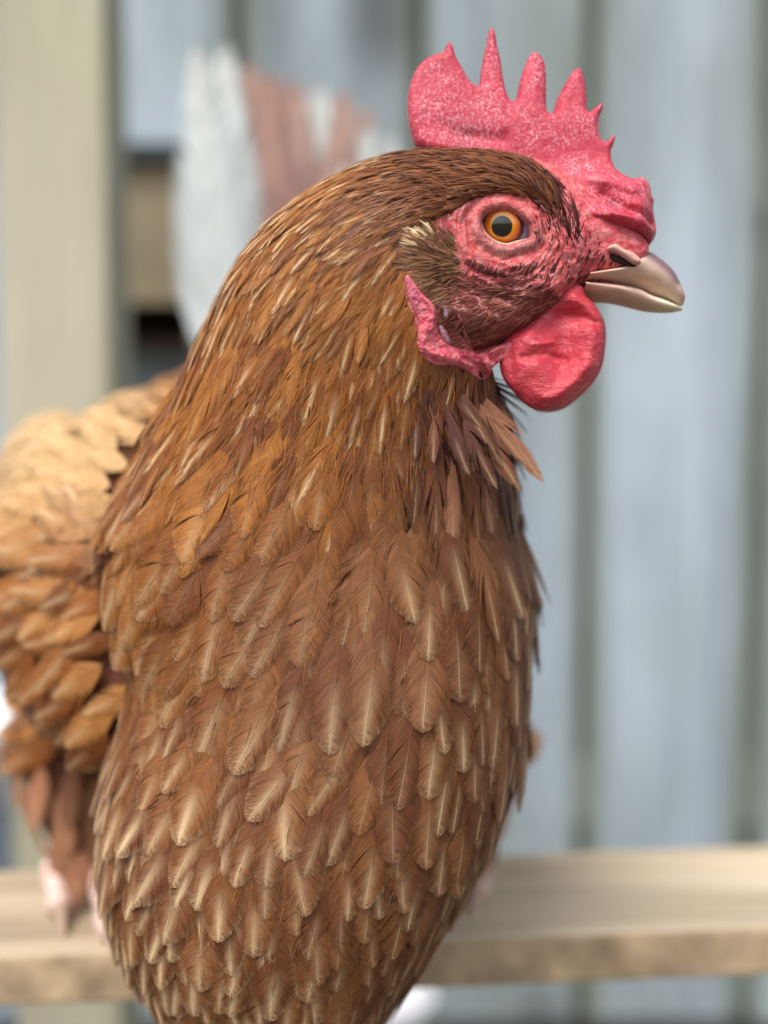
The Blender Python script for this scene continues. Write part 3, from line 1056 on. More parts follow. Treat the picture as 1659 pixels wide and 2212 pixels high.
# ---- beak: lofts with a real width
def beak(name, top, bot, width, colfn, tipx, cross=1.7):
    top = np.array(top, float); bot = np.array(bot, float)
    s_ = np.linspace(0, 1, 60)
    T_ = spline(top, s_ * (len(top) - 1)); B_ = spline(bot, s_ * (len(bot) - 1))
    w_ = np.interp(s_, *zip(*width))
    a_ = np.linspace(0, 2 * math.pi, 48, endpoint=False)
    cs, sn = np.cos(a_), np.sin(a_)
    c_ = (T_ + B_) / 2; h_ = (T_ - B_) / 2
    px = c_[:, 0][:, None] + h_[:, 0][:, None] * cs
    py = c_[:, 1][:, None] + h_[:, 1][:, None] * cs
    prof = np.sign(sn) * np.abs(sn) ** 0.8 * (1 - 0.30 * np.clip(cs, 0, 1) ** 2)
    d_ = .345 - w_[:, None] * prof
    v = W((px - 829.5) * .345 / FPX, (1106 - py) * .345 / FPX, d_).reshape(-1, 3)
    q = grid_quads(60, 48)
    v = np.concatenate([v, v[-48:].mean(0)[None]])
    kk = np.arange(0, 48, 2)
    q = np.concatenate([q, np.stack([np.full(len(kk), 60 * 48), 59 * 48 + kk, 59 * 48 + (kk + 1) % 48, 59 * 48 + (kk + 2) % 48], 1)])
    o_ = mesh_obj(name, v, q, beak_m, hen)
    pp = proj(v)
    point_attr(o_.data, 'fcol', colfn(px=pp[:, 0], py=pp[:, 1]))
    return o_


def bcol_up(px, py):
    c = np.tile(srgb(234, 202, 184), (len(px), 1))
    dd, _ = distpoly(px, py, [(1398, 545), (1424, 563), (1450, 585), (1464, 606)], False)
    m = (np.exp(-(dd / 14) ** 2) * .9)[:, None]
    c = c * (1 - m) + srgb(96, 72, 88) * m
    dd, _ = distpoly(px, py, [(1300, 612), (1364, 618), (1402, 634), (1470, 660)], False)
    m = (np.exp(-(dd / 12) ** 2) * .9)[:, None]
    c = c * (1 - m) + srgb(252, 240, 216) * m
    dd, _ = distpoly(px, py, [(1380, 596), (1420, 604)], False)
    m = (np.exp(-(dd / 14) ** 2) * .6)[:, None]
    c = c * (1 - m) + srgb(216, 176, 138) * m
    m = (smooth(1464, 1480, px) * .5)[:, None]
    c = c * (1 - m) + srgb(128, 84, 66) * m
    m = smooth(1330, 1262, px)[:, None] * .75
    return c * (1 - m) + srgb(200, 104, 100) * m


def bcol_lo(px, py):
    c = np.tile(srgb(230, 192, 174), (len(px), 1))
    m = (smooth(1380, 1450, px))[:, None]
    c = c * (1 - m) + srgb(236, 226, 196) * m
    m = smooth(1300, 1262, px)[:, None] * .7
    return c * (1 - m) + srgb(206, 160, 146) * m


beak('upper_beak', [(1262, 600), (1310, 592), (1356, 578), (1392, 548), (1424, 562), (1450, 585), (1464, 608), (1474, 629), (1478.5, 641), (1477, 652)],
     [(1252, 622), (1285, 616), (1318, 615), (1350, 618), (1384, 628), (1405, 637), (1428, 643), (1446, 651), (1460, 657), (1473, 661)],
     [(0, .0138), (.25, .0122), (.5, .0088), (.75, .0056), (.92, .0030), (1, .0012)], bcol_up, 1478)
beak('lower_beak', [(1250, 618), (1290, 617), (1330, 620), (1372, 626), (1400, 639), (1430, 648), (1456, 659), (1473, 666)],
     [(1250, 640), (1285, 646), (1325, 651), (1362, 661), (1396, 670), (1425, 674), (1452, 674), (1472, 671)],
     [(0, .0125), (.3, .0098), (.6, .0068), (.85, .0040), (1, .0010)], bcol_lo, 1472)
zn = lambda u, v: (1194.4 + u * .2, 431.3 + v * .2)


def surf_depth(bias):
    def f(px, py):
        out = np.full(px.shape, .3345)
        return out - bias
    return f


head_objs = [o for o in hen.children if o.name.split('.')[0] in ('upper_beak', 'comb', 'body')]


def cast_all(px, py):
    """nearest surface of body, beak and comb along the working-grid ray"""
    best = None
    for bv in ALLB:
        h_, n_ = hit(px, py, bv)
        if h_ is not None and (best is None or proj(h_)[2] < best):
            best = proj(h_)[2]
    return best


def obj_bvh(o):
    off_ = parent_world(o)
    return BVHTree.FromPolygons([tuple(np.array(v.co) + off_) for v in o.data.vertices], [tuple(p.vertices) for p in o.data.polygons])


ALLB = [obj_bvh(o) for o in head_objs]
FLAP = [zn(*p) for p in [(580, 545), (598, 505), (640, 484), (690, 484), (760, 535), (850, 566), (925, 625), (950, 680), (915, 708), (850, 690), (780, 640), (690, 585), (620, 560)]]
HOLE = [zn(*p) for p in [(590, 560), (660, 585), (740, 625), (830, 680), (905, 712), (860, 728), (760, 705), (670, 672), (615, 632), (588, 590)]]
fd = cast_all(*zn(740, 600))
hd = cast_all(*zn(700, 630))
hole = pillow('nostril', HOLE, hd - .0002, lambda px, py: .0005 + 0 * px, nostril_m, hen, 1.5, 6, srgb(60, 40, 40))
flap = pillow('nostril_flap', FLAP, hd - .0009, lambda px, py: .0019 + 0 * px, beak_m, hen, 1.5, 9, lambda px, py: np.tile(srgb(206, 160, 148), (len(px), 1)))

# ---- eye
eh = .3452 - .0178
EC = P(1084.5, 489.0, eh + .0088)        # ball centre
ER = .0096


k = NT('eye_ball')
co = k.objco()
sp = k.n('ShaderNodeSeparateXYZ'); k.l(co, sp.inputs[0])
rad_ = k.math('SQRT', k.math('ADD', k.math('POWER', sp.outputs[0], 2.0), k.math('POWER', sp.outputs[2], 2.0)))
rn = k.math('DIVIDE', rad_, ER)
nz = k.noise(k.mapping(co, (900, 900, 900)), 1.0, 4, 0.6)
rj = k.math('ADD', rn, k.math('MULTIPLY', k.math('SUBTRACT', nz, 0.5), 0.035))
col = k.ramp(rj, [(0.0, (0.006, 0.004, 0.005)), (0.278, (0.006, 0.004, 0.005)), (0.295, srgb(206, 140, 24)), (0.37, srgb(214, 124, 16)), (0.45, srgb(200, 84, 10)), (0.49, srgb(150, 84, 40)), (0.515, srgb(60, 38, 44)), (0.60, srgb(54, 36, 44)), (0.63, srgb(140, 136, 160)), (0.95, srgb(160, 160, 184))])
k.l(col, k.b.inputs['Base Color'])
k.set(Roughness=0.04)
k.b.inputs['Specular IOR Level'].default_value = 0.6
k.b.inputs['Coat Weight'].default_value = 0.6
k.b.inputs['Coat Roughness'].default_value = 0.02
eye_m = k.m
bm = bmesh.new()
bmesh.ops.create_uvsphere(bm, u_segments=64, v_segments=48, radius=ER)
eme = bpy.data.meshes.new('eyeball'); bm.to_mesh(eme); bm.free()
eme.polygons.foreach_set('use_smooth', np.ones(len(eme.polygons), bool))
eme.materials.append(eye_m)
eye = link(bpy.data.objects.new('eye', eme), hen)
eye.location = EC - HL
gz = (CAM - EC); gz /= np.linalg.norm(gz)
eye.rotation_euler = Vector((gz[0], gz[1], gz[2])).to_track_quat('-Y', 'Z').to_euler()
# eyelids: a beaded rim round the opening
oc_ = spline(np.array(OPEN + OPEN[:3]), np.linspace(0.0, len(OPEN), 180, endpoint=False) + 0.0)
oc_ = spline(np.array(OPEN[-2:] + OPEN + OPEN[:3]), np.linspace(2.0, len(OPEN) + 2, 180, endpoint=False))
rim = []
for x, y in oc_:
    out_ = np.array([x, y]) - EYE
    out_ = out_ / np.linalg.norm(out_)
    for rr_, dz in ((-0.5, .0020), (1.5, .0008), (4.0, .0002), (7, .0004), (10, .0014), (14, .0036)):
        x2, y2 = x + out_[0] * rr_, y + out_[1] * rr_
        # follow the ball near the opening
        bx_, by_ = (x2 - 1084.5) * eh / FPX, (y2 - 489.0) * eh / FPX
        q2 = ER ** 2 - bx_ ** 2 - by_ ** 2
        zb = EC + 0
        dep0 = proj(EC)[2] - (math.sqrt(max(q2, (0.25 * ER) ** 2)))
        rim.append(P(x2, y2, dep0 - .0016 + dz))
rim = np.array(rim).reshape(180, 6, 3)
bead = np.sin(np.arange(180) / 180 * 2 * math.pi * 44) * 0.00022
rim[:, 1:4] -= (FWD * 1.0) * (bead[:, None, None] * np.array([.4, 1, .7])[None, :, None])
q = []
for i in range(180):
    for j in range(5):
        q.append((i * 6 + j, ((i + 1) % 180) * 6 + j, ((i + 1) % 180) * 6 + j + 1, i * 6 + j + 1))
lidc = np.tile(srgb(204, 158, 150), (180 * 6, 1)).reshape(180, 6, 3)
low = smooth(495, 525, oc_[:, 1])[:, None, None]
lidc = lidc * (1 - low) + srgb(206, 176, 158) * low
lidc[:, 0] = srgb(110, 66, 62)
lidc[:, 4:] = srgb(170, 86, 88)
lids = mesh_obj('eyelid', rim.reshape(-1, 3), q, skin_m, hen, True, False)
point_attr(lids.data, 'fcol', lidc.reshape(-1, 3))
point_attr(lids.data, 'bare', np.full(180 * 6, .35), 'FLOAT')


# ---- feathers
def feather_template(seed, W_, ns, seg, apow=0.75, bpow=0.75, curl=0.13, cup=0.8, reach=0.5, nsplit=3, split=0.05):
    """a single feather, length 1 along +X, vane in XY, outer face +Z; each side is a vane parted by a few splits"""
    r = np.random.default_rng(seed)
    vs, fs, uv = [], [], []
    bend = r.normal() * 0.05

    def zof(x, y):
        return 0.02 - curl * x * x - cup * y * y + 0.05 * x

    def half_w(x):
        return W_ * np.sin(math.pi * min(max(x, 0.0), 1.0) ** apow) ** bpow
    for side in (-1, 1):
        cuts = sorted(r.choice(np.arange(2, ns - 1), nsplit, replace=False)) if nsplit else []
        groups = np.split(np.arange(ns + 1), [c for c in cuts])
        for gi, g in enumerate(groups):
            if gi < len(groups) - 1:
                g = np.append(g, g[-1] + 1)          # vanes overlap by one row at a split
            sh = r.normal() * split
            lf = abs(r.normal()) * 0.006
            base = len(vs)
            for a_ in g:
                s = 0.02 + 0.98 * a_ / ns
                xe = s + (1 - s) * reach * (1 + 0.15 * r.normal() * 0.3) + sh * (1 - s)
                xe = min(xe, 1.0)
                ye = half_w(xe) * (1 + 0.03 * r.normal())
                for j in range(seg + 1):
                    q = j / seg
                    x = s + (xe - s) * q ** 1.3
                    y = side * ye * q ** 0.9
                    vs.append((x, y + bend * x * x, zof(x, y) + lf * q))
                    uv.append((q, x, s + seed * 3.7 + side * 1.9))
            n1 = seg + 1
            for i in range(len(g) - 1):
                for j in range(seg):
                    b0 = base + i * n1 + j
                    f_ = (b0, b0 + n1, b0 + n1 + 1, b0 + 1)
                    fs.append(f_ if side > 0 else f_[::-1])
    nv_ = len(vs)
    m = 6
    for j in range(m):
        x = j / (m - 1) * 0.96
        wv_ = 0.0055 * (1 - 0.75 * x)
        for e, zz in ((-1, 0.0015), (0, 0.007), (1, 0.0015)):
            vs.append((x, e * wv_ + bend * x * x, zof(x, 0) + zz)); uv.append((0.0, x, seed * 3.7))
    for j in range(m - 1):
        for e in range(2):
            a0 = nv_ + 3 * j + e
            fs.append((a0, a0 + 3, a0 + 4, a0 + 1))
    return np.array(vs), np.array(fs), np.array(uv)


def template_mesh(name, T):
    v, f, uv = T
    me = mesh_np(name, v, f, feather_m)
    point_attr(me, 'fcol', np.ones((len(v), 4)))
    point_attr(me, 'fuv', uv, 'FLOAT_VECTOR')
    return me


# direction the plumage lies in, read off the picture: (x, y, dx, dy)
FLOW = np.array([
    (1250, 490, -.25, -1), (1215, 410, -.7, -.75), (1130, 350, -1, -.25), (1050, 380, -1, .1), (960, 360, -1, .12), (900, 450, -.9, .45), (800, 380, -.93, .35), (700, 440, -.82, .55), (750, 560, -.78, .62),
    (860, 600, -.55, .85), (600, 560, -.7, .75), (520, 640, -.55, .85), (650, 700, -.62, .78), (800, 800, -.3, .95), (900, 800, -.12, 1), (480, 800, -.5, .86), (400, 900, -.6, .8), (600, 900, -.45, .9), (750, 950, -.3, .95),
    (950, 880, .12, 1), (1030, 900, .45, .9), (1060, 960, .62, .8), (900, 1000, .05, 1), (300, 1050, -.75, .65), (450, 1050, -.55, .85), (600, 1100, -.5, .87), (800, 1150, -.15, 1), (960, 1120, .08, 1), (1080, 1130, .3, .95),
    (300, 1250, -.6, .8), (450, 1300, -.5, .87), (650, 1350, -.45, .9), (850, 1350, -.12, 1), (1000, 1350, .02, 1), (1120, 1300, .18, 1), (350, 1500, -.3, .95), (500, 1550, -.42, .9), (700, 1600, -.36, .93), (900, 1600, -.1, 1), (1050, 1600, .0, 1), (1120, 1600, -.05, 1),
    (300, 1750, -.32, .95), (450, 1800, -.35, .93), (650, 1850, -.22, .97), (850, 1850, -.05, 1), (1000, 1800, -.02, 1), (320, 1950, -.1, 1), (500, 2050, -.12, 1), (700, 2100, -.02, 1), (880, 2000, .02, 1), (600, 2250, 0, 1)], float)


def flow(px, py):
    d2 = (FLOW[:, 0] - px) ** 2 + (FLOW[:, 1] - py) ** 2 + 400
    w = 1 / d2 ** 1.6
    v = (FLOW[:, 2:] / np.linalg.norm(FLOW[:, 2:], axis=1)[:, None] * w[:, None]).sum(0)
    return v / np.linalg.norm(v)


def lerp_tab(x, tab):
    xs, ys = zip(*tab)
    return np.interp(x, xs, ys)


TB = {  # template banks
    'breast': [feather_template(100 + i, .285, 18, 5, .72, .60, .11, .9, .50, 2, .025) for i in range(8)],
    'neck': [feather_template(200 + i, .135, 12, 4, .78, .72, .14, 1.2, .55, 3, .10) for i in range(8)],
    'small': [feather_template(300 + i, .12, 7, 2, .85, .85, .15, 1.0, .55, 1, .08) for i in range(6)],
    'covert': [feather_template(400 + i, .22, 12, 4, .74, .66, .14, .9, .45, 2, .03) for i in range(4)],
    'tail': [feather_template(500 + i, .17, 20, 4, .62, .62, .05, .5, .35, 2, .02) for i in range(3)],
}
TM = {k_: [template_mesh('feather', T) for T in TB[k_]] for k_ in ('breast', 'covert', 'tail')}

BREAST_C = [srgb(116, 72, 43), srgb(108, 65, 40), srgb(125, 80, 49), srgb(106, 63, 39), srgb(120, 75, 42)]
NECK_C = [srgb(148, 90, 37), srgb(136, 80, 34), srgb(160, 102, 46), srgb(118, 66, 32), srgb(152, 94, 37)]
CROWN_C = [srgb(112, 62, 34), srgb(96, 54, 33), srgb(126, 72, 40)]
WING_C = [srgb(136, 80, 34), srgb(150, 94, 44), srgb(118, 66, 29), srgb(168, 114, 62)]
DARK_C = [srgb(92, 52, 40), srgb(116, 70, 50), srgb(82, 47, 42), srgb(146, 98, 72)]


def tri_data(v, polys):
    tri = np.array([(p[0], p[i], p[i + 1]) for p in polys for i in range(1, len(p) - 1)])
    A, B, C = v[tri[:, 0]], v[tri[:, 1]], v[tri[:, 2]]
    n = np.cross(B - A, C - A)
    ar = np.linalg.norm(n, axis=1) / 2
    n = n / (2 * ar[:, None] + 1e-15)
    if np.einsum('ij,ij->i', A - v.mean(0), np.cross(B - v.mean(0), C - v.mean(0))).sum() < 0:
        n = -n
    return A, B, C, n, ar


def size_at(px, py):
    """feather length and spacing in metres on head, neck and breast (arrays)"""
    y = py - 0.25 * (px - 760) * (py < 900)
    tab = lambda t: np.interp(y, *zip(*t))
    L = tab([(330, 80), (450, 110), (600, 140), (800, 175), (950, 215), (1100, 225), (1300, 248), (1600, 232), (1850, 200), (2050, 180), (2300, 165)])
    sp = tab([(330, 10), (450, 13), (600, 17), (800, 23), (950, 31), (1100, 41), (1300, 50), (1600, 50), (1850, 46), (2050, 44), (2300, 44)])
    crown = smooth(860, 1020, px) * smooth(520, 440, py)
    L = L * (1 - crown) + 58 * crown
    sp = sp * (1 - crown) + 8 * crown
    return L * .34 / FPX, sp * .34 / FPX


def darts(A, B, C, n, ar, NS, spfn):
    """variable-radius dart throwing; spfn(points, normals) -> spacing, <=0 rejects"""
    cs = spfn((A + B + C) / 3, n)
    wgt = np.where(cs > 0, ar / np.maximum(cs, 1e-4) ** 2, 0)
    pick = rng.choice(len(A), NS, p=wgt / wgt.sum())
    r1, r2 = np.sqrt(rng.random(NS)), rng.random(NS)
    p = A[pick] * (1 - r1)[:, None] + B[pick] * (r1 * (1 - r2))[:, None] + C[pick] * (r1 * r2)[:, None]
    pn = n[pick]
    sp = spfn(p, pn)
    cell, out, H = {}, [], .004
    for i in range(NS):
        if sp[i] <= 0: continue
        c = (p[i] / H).astype(int)
        rc = int(math.ceil(sp[i] / H))
        ok = True
        for dx in range(-rc, rc + 1):
            for dy in range(-rc, rc + 1):
                for dz in range(-rc, rc + 1):
                    for j in cell.get((c[0] + dx, c[1] + dy, c[2] + dz), ()):
                        e = p[i] - p[j]
                        if e[0] * e[0] + e[1] * e[1] + e[2] * e[2] < sp[i] * sp[i]:
                            ok = False; break
                    if not ok: break
                if not ok: break
            if not ok: break
        if ok:
            cell.setdefault(tuple(c), []).append(i); out.append(i)
    return p[out], pn[out], sp[out]


def is_sweep(p):
    return np.array([(sweep_bvh.find_nearest(Vector(x))[3] or 0) < 3e-4 for x in p])


def body_spacing(p, n):
    q = proj(p)
    L, sp = size_at(q[:, 0], q[:, 1])
    sw = is_sweep(p)
    far = n @ FWD
    sp = np.where(far > .45, np.maximum(sp * 2.2, .004), sp)
    sp = np.where(sw & inpoly(q[:, 0], q[:, 1], BARE) & (q[:, 2] < .40), -1, sp)
    return np.where(sw, sp, np.where(far > .6, .016, .0085))


feats = []      # (bank, variant, axes, root, length, width factor, rgba, screen size, zone)


def place(bank, p, n, dv, L, c, pale, zone, jit=.13, pitch=None, wsc=None, sink=.045):
    t = dv - (dv @ n) * n
    ln = np.linalg.norm(t)
    if ln < .12: return
    t = t / ln
    a = rng.normal() * jit
    t = t * math.cos(a) + np.cross(n, t) * math.sin(a)
    if pitch is None:
        pitch = {'breast': .085, 'neck': .10, 'small': .10, 'covert': .11, 'tail': .1}[bank] + .025 * rng.normal()
    x = t * math.cos(pitch) + n * math.sin(pitch)
    y = np.cross(n, x); y /= np.linalg.norm(y)
    z = np.cross(x, y)
    ro = rng.normal() * .05
    y = y * math.cos(ro) + z * math.sin(ro)
    z = np.cross(x, y)
    L2 = L * (0.82 + .40 * rng.random())
    root = p - t * L2 * .32 - n * (sink * L2)
    q = proj(p)
    vis = (-(n @ FWD) > -.1) and -80 < q[0] < 1740 and q[1] < 2280
    big = L2 * FPX / q[2] if vis else 0
    feats.append((bank, int(rng.integers(len(TB[bank]))), np.stack([x, y, z], 1), root, L2, wsc or 1 + .4 * (rng.random() - .5), (*c, pale), big, zone))


bpolys = [tuple(p.vertices) for p in body_me.polygons]
bp_, bn_, bs_ = darts(*tri_data(bco, bpolys), 60000, body_spacing)
bq = proj(bp_)
bl_, _ = size_at(bq[:, 0], bq[:, 1])
bsw = is_sweep(bp_)
pickc = lambda cs: cs[rng.integers(len(cs))] * (.90 + .2 * rng.random())
for i in range(len(bp_)):
    px, py, d_ = bq[i]
    n, p, L = bn_[i], bp_[i], bl_[i]
    if bsw[i]:
        f2 = flow(px, py)
        dv = f2[0] * RIGHT - f2[1] * UP
        if px < 430 and py > 850: dv = dv + 0.35 * FWD
        yy = py - 0.25 * (px - 760)
        bank = 'breast' if yy > 1060 + 95 * rng.normal() else ('neck' if L > .0118 else 'small')
        pale = .45
        if bank == 'breast':
            m = max(smooth(1350, 1000, py) * smooth(950, 550, px), .7 * smooth(700, 350, px) * smooth(1800, 1300, py))
            c = pickc(BREAST_C) * (1 - m) + pickc(NECK_C) * m
            pale = .15 + .55 * smooth(850, 350, px) * smooth(1300, 1700, py) + .65 * rng.random()  # extra paleness towards the lower left is feather sheen put into the colour
        elif px > 880 and py < 560:
            c = pickc(CROWN_C); pale = .3
        else:
            c = pickc(NECK_C)
            cr = smooth(700, 950, px) * smooth(620, 440, py)
            c = c * (1 - cr) + pickc(CROWN_C) * cr
            br_ = smooth(720, 900, px) * smooth(820, 1000, py)
            c = c * (1 - br_) + pickc(BREAST_C) * br_
            pale = .4 + .95 * (rng.random() < .42) * (1 - .6 * br_)
        thr = smooth(800, 920, px) * smooth(740, 800, py) * smooth(1120, 1000, py) * .75
        c = c * (1 - thr) + srgb(112, 66, 44) * thr * (.8 + .5 * rng.random())
        if 900 < px < 1200 and 830 < py < 1080 and rng.random() < .75:
            c = pickc(DARK_C); bank = 'neck'; L = max(L, .020); pale = .5
        place(bank, p, n, dv, L, c, pale, 0, .13 if bank != 'small' else .09)
    else:
        dv = np.array([-0.35, 0.9, -0.35]) if n[0] < 0.2 else np.array([0.3, 0.9, -.3])
        if d_ > .54: dv = np.array([0.0, 1.0, .25])
        c = pickc(WING_C) * (1 + .5 * smooth(.50, .58, d_)); L = .028
        if py > 1640:
            c = srgb(160, 112, 84) * (.8 + .5 * rng.random()); L = .024; dv = np.array([-.1, .25, -1.0])
        top = smooth(1300, 950, py) * smooth(400, 250, px) * .75  # highlight along the shoulder top, painted into the feathers as cream
        c = c * (1 - top) + srgb(210, 176, 126) * top
        place('covert', p, n, dv, L, c, .8, 1)

# ---- folded wings
wing_objs = []
for side, cx_ in ((-1, -.140), (1, -.034)):
    u_ = np.linspace(0, math.pi, 40); a_ = np.linspace(0, 2 * math.pi, 56, endpoint=False)
    hl, hh, ht = .140, .060, .032
    su = np.sin(u_) ** .62
    e1 = -np.cos(u_)[:, None] * hl + 0 * a_
    ex = side * ht * su[:, None] * np.cos(a_)
    ez = hh * su[:, None] * np.sin(a_)
    D_ = .528 + e1
    X_ = cx_ + ex + side * .34 * e1
    Z_ = -.018 + ez + .08 * e1
    wv = W(X_, Z_, D_).reshape(-1, 3)
    wq = grid_quads(40, 56)
    wc = W(cx_ + side * .34 * e1[:, :1], -.018 + .08 * e1[:, :1], D_[:, :1])
    wo = mesh_obj('wing', (wc + (wv.reshape(40, 56, 3) - wc) * .88).reshape(-1, 3), wq, skin_m, hen)
    point_attr(wo.data, 'fcol', np.tile(srgb(110, 66, 40), (len(wv), 1)))
    point_attr(wo.data, 'bare', np.zeros(len(wv)), 'FLOAT')
    wp, wn_, ws = darts(*tri_data(wv, [tuple(x) for x in wq]), 6000, lambda p, n: np.where(n @ FWD > .5, .018, .0066) * np.where(n[:, 0] * side < -.75, -1, 1))
    for p, n in zip(wp, wn_):
        q_ = proj(p)
        dv = np.array([side * .36, .9, -.22])
        top = smooth(1250, 950, q_[1])  # upper wing feathers blend to cream: a painted highlight
        c = pickc(WING_C) * (1 - top * .8) + srgb(214, 180, 130) * top * .8
        place('covert', p, n, dv, .030, c, .8 + .5 * top, 1 if side < 0 else 2, .15)

# ---- loose dark feathers under the throat
for (x0, y0), (x1, y1), dd_, wf in (((1030, 845), (1168, 1048), .338, 1.0), ((1020, 860), (1130, 1000), .336, 1.0), ((1045, 825), (1112, 925), .343, .9), ((1060, 840), (1108, 955), .348, .9), ((1000, 850), (1085, 1010), .333, 1.0),
                                   ((1010, 880), (1120, 1062), .334, 1.1), ((975, 830), (1030, 930), .331, 1.3), ((955, 840), (985, 960), .330, 1.2), ((985, 835), (1050, 960), .331, 1.2), ((940, 850), (930, 1000), .328, 1.1), ((965, 880), (1000, 1030), .328, 1.1), ((1000, 900), (1060, 1060), .329, 1.1), ((905, 850), (890, 990), .327, 1.1)):
    a_, b_ = P(x0, y0, dd_ + .003), P(x1, y1, dd_)
    x = b_ - a_; L2 = np.linalg.norm(x); x /= L2
    n = -FWD - ((-FWD) @ x) * x; n /= np.linalg.norm(n)
    y = np.cross(n, x)
    c = pickc(DARK_C)
    feats.append(('neck', int(rng.integers(8)), np.stack([x, y, n], 1), a_, L2, wf * .9, (*c, .55), 0, 0))

# the 300 that show largest on the breast are feathers of their own; the rest is plumage
bsel = sorted([f for f in feats if f[0] == 'breast' and f[7] > 0], key=lambda f: -f[7])[:300]
csel = sorted([f for f in feats if f[0] == 'covert' and f[7] > 0 and f[8] == 1 and f[3][1] < .62], key=lambda f: -f[7])[:200]
single = {id(f) for f in bsel} | {id(f) for f in csel}


def set_matrix(o, M, root, L2, wsc):
    m4 = Matrix.Identity(4)
    for a_ in range(3):
        m4[a_][0] = M[a_, 0] * L2; m4[a_][1] = M[a_, 1] * L2 * wsc; m4[a_][2] = M[a_, 2] * L2
        m4[a_][3] = root[a_] - HL[a_]
    o.matrix_local = m4


for f in bsel + csel:
    bank, vi, M, root, L2, wsc, c_, big, kd = f
    o = bpy.data.objects.new('feather' if bank == 'breast' else 'wing_feather', TM[bank][vi])
    link(o, hen)
    set_matrix(o, M, root, L2, wsc)
    o.color = c_


def merge_feathers(name, fl):
    vs, fs, us, cs = [], [], [], []
    n0 = 0
    for bank, vi, M, root, L2, wsc, c_, big, kd in fl:
        v, f, uv = TB[bank][vi]
        vs.append((v * np.array([1, wsc, 1])) @ M.T * L2 + root - HL)
        fs.append(f + n0); n0 += len(v)
        us.append(uv); cs.append(np.tile(c_, (len(v), 1)))
    me = mesh_np(name, np.concatenate(vs), np.concatenate(fs), feather_m)
    point_attr(me, 'fcol', np.concatenate(cs))
    point_attr(me, 'fuv', np.concatenate(us), 'FLOAT_VECTOR')
    o = link(bpy.data.objects.new(name, me), hen)
    o['kind'] = 'stuff'
    return o


rest = [f for f in feats if id(f) not in single]
merge_feathers('neck_plumage', [f for f in rest if f[8] == 0])
merge_feathers('body_plumage', [f for f in rest if f[8] != 0])
print('feathers', len(feats), 'single', len(single), {b_: sum(f[0] == b_ for f in feats) for b_ in TB})

# ---- tail: a raised fan of broad feathers
TBASE = W(-.056, .060, .665)
tips = []
for row_, (dy_, st_) in enumerate(((0, 17), (75, 22), (170, 26), (270, 34))):
    for x in range(445 + 6 * row_, 830 - 8 * row_, st_):
        y = np.interp(x, [440, 480, 540, 640, 760, 800, 830], [92, 108, 160, 180, 212, 240, 300]) + dy_ + rng.uniform(-6, 10)
        tips.append(((x, y), 0 if x < 510 or x > 770 or (650 < x < 690 and row_ == 0) else int(rng.integers(1, 3))))
TAILC = [srgb(172, 180, 180), srgb(146, 116, 108), srgb(134, 98, 90)]
for i, ((x, y), ci) in enumerate(tips):
    tip = P(x + 4, y, .70 + .0022 * (i % 9) - .0005 * (y > 260))
    b0 = TBASE + np.array([(x - 620) * .00017, .004 * (i % 4), 0])
    ax = tip - b0; L2 = np.linalg.norm(ax); x_ = ax / L2
    n = -FWD + np.array([.25 * (x - 620) / 210, 0, 0]); n -= (n @ x_) * x_; n /= np.linalg.norm(n)
    o = link(bpy.data.objects.new('tail_feather', TM['tail'][i % 3]), hen)
    set_matrix(o, np.stack([x_, np.cross(n, x_), n], 1), b0, L2, .7)
    o.color = (*TAILC[ci], .3)

# ---- fine bristles and down on face, brow and ear
def strips(name, items, parent, mat=feather_m):
    vs, fs, us, bs, cs = [], [], [], [], []
    n0 = 0
    for p0, t_, n, L, w, c_, bend in items:
        s_ = np.cross(n, t_); s_ /= np.linalg.norm(s_) + 1e-12
        for j, (q_, ww) in enumerate(((0, 1), (.35, .95), (.7, .7), (1, .12))):
            c0_ = p0 + t_ * L * q_ + n * (L * (.13 * q_ - .6 * bend * q_ * q_))
            vs += [c0_ - s_ * w * ww, c0_ + s_ * w * ww]
            us += [(0.3, .2 + .3 * q_, 5 + n0 * .0131)] * 2
            cs += [(*c_, .3)] * 2
        fs += [(n0 + 2 * j, n0 + 2 * j + 1, n0 + 2 * j + 3, n0 + 2 * j + 2) for j in range(3)]
        n0 += 8
    me = mesh_np(name, np.array(vs) - HL, np.array(fs), mat)
    point_attr(me, 'fcol', np.array(cs)); point_attr(me, 'fuv', np.array(us), 'FLOAT_VECTOR')
    o = link(bpy.data.objects.new(name, me), parent)
    o['kind'] = 'stuff'
    return o


pxm = .34 / FPX


def scatter(poly, n, dirfn, L, w, cols, lift=0.15, bend=.2, keep=None):
    out = []
    P_ = np.array(poly)
    lo, hi = P_.min(0), P_.max(0)
    k_ = 0
    while len(out) < n and k_ < n * 12:
        k_ += 1
        x, y = lo + (hi - lo) * rng.random(2)
        if not inpoly(np.array(x), np.array(y), poly): continue
        if keep is not None and rng.random() > keep(x, y): continue
        h_, n_ = hit(x, y)
        if h_ is None: continue
        f2 = np.array(dirfn(x, y), float); f2 /= np.linalg.norm(f2)
        a_ = rng.normal() * .18
        f2 = np.array([f2[0] * math.cos(a_) - f2[1] * math.sin(a_), f2[0] * math.sin(a_) + f2[1] * math.cos(a_)])
        dv = f2[0] * RIGHT - f2[1] * UP
        t_ = dv - (dv @ n_) * n_; t_ /= np.linalg.norm(t_)
        c_ = cols[rng.integers(len(cols))] * (.75 + .5 * rng.random())
        out.append((h_, t_, n_, L * (.6 + .8 * rng.random()) * pxm, w * (.7 + .6 * rng.random()) * pxm, c_, bend))
    return out


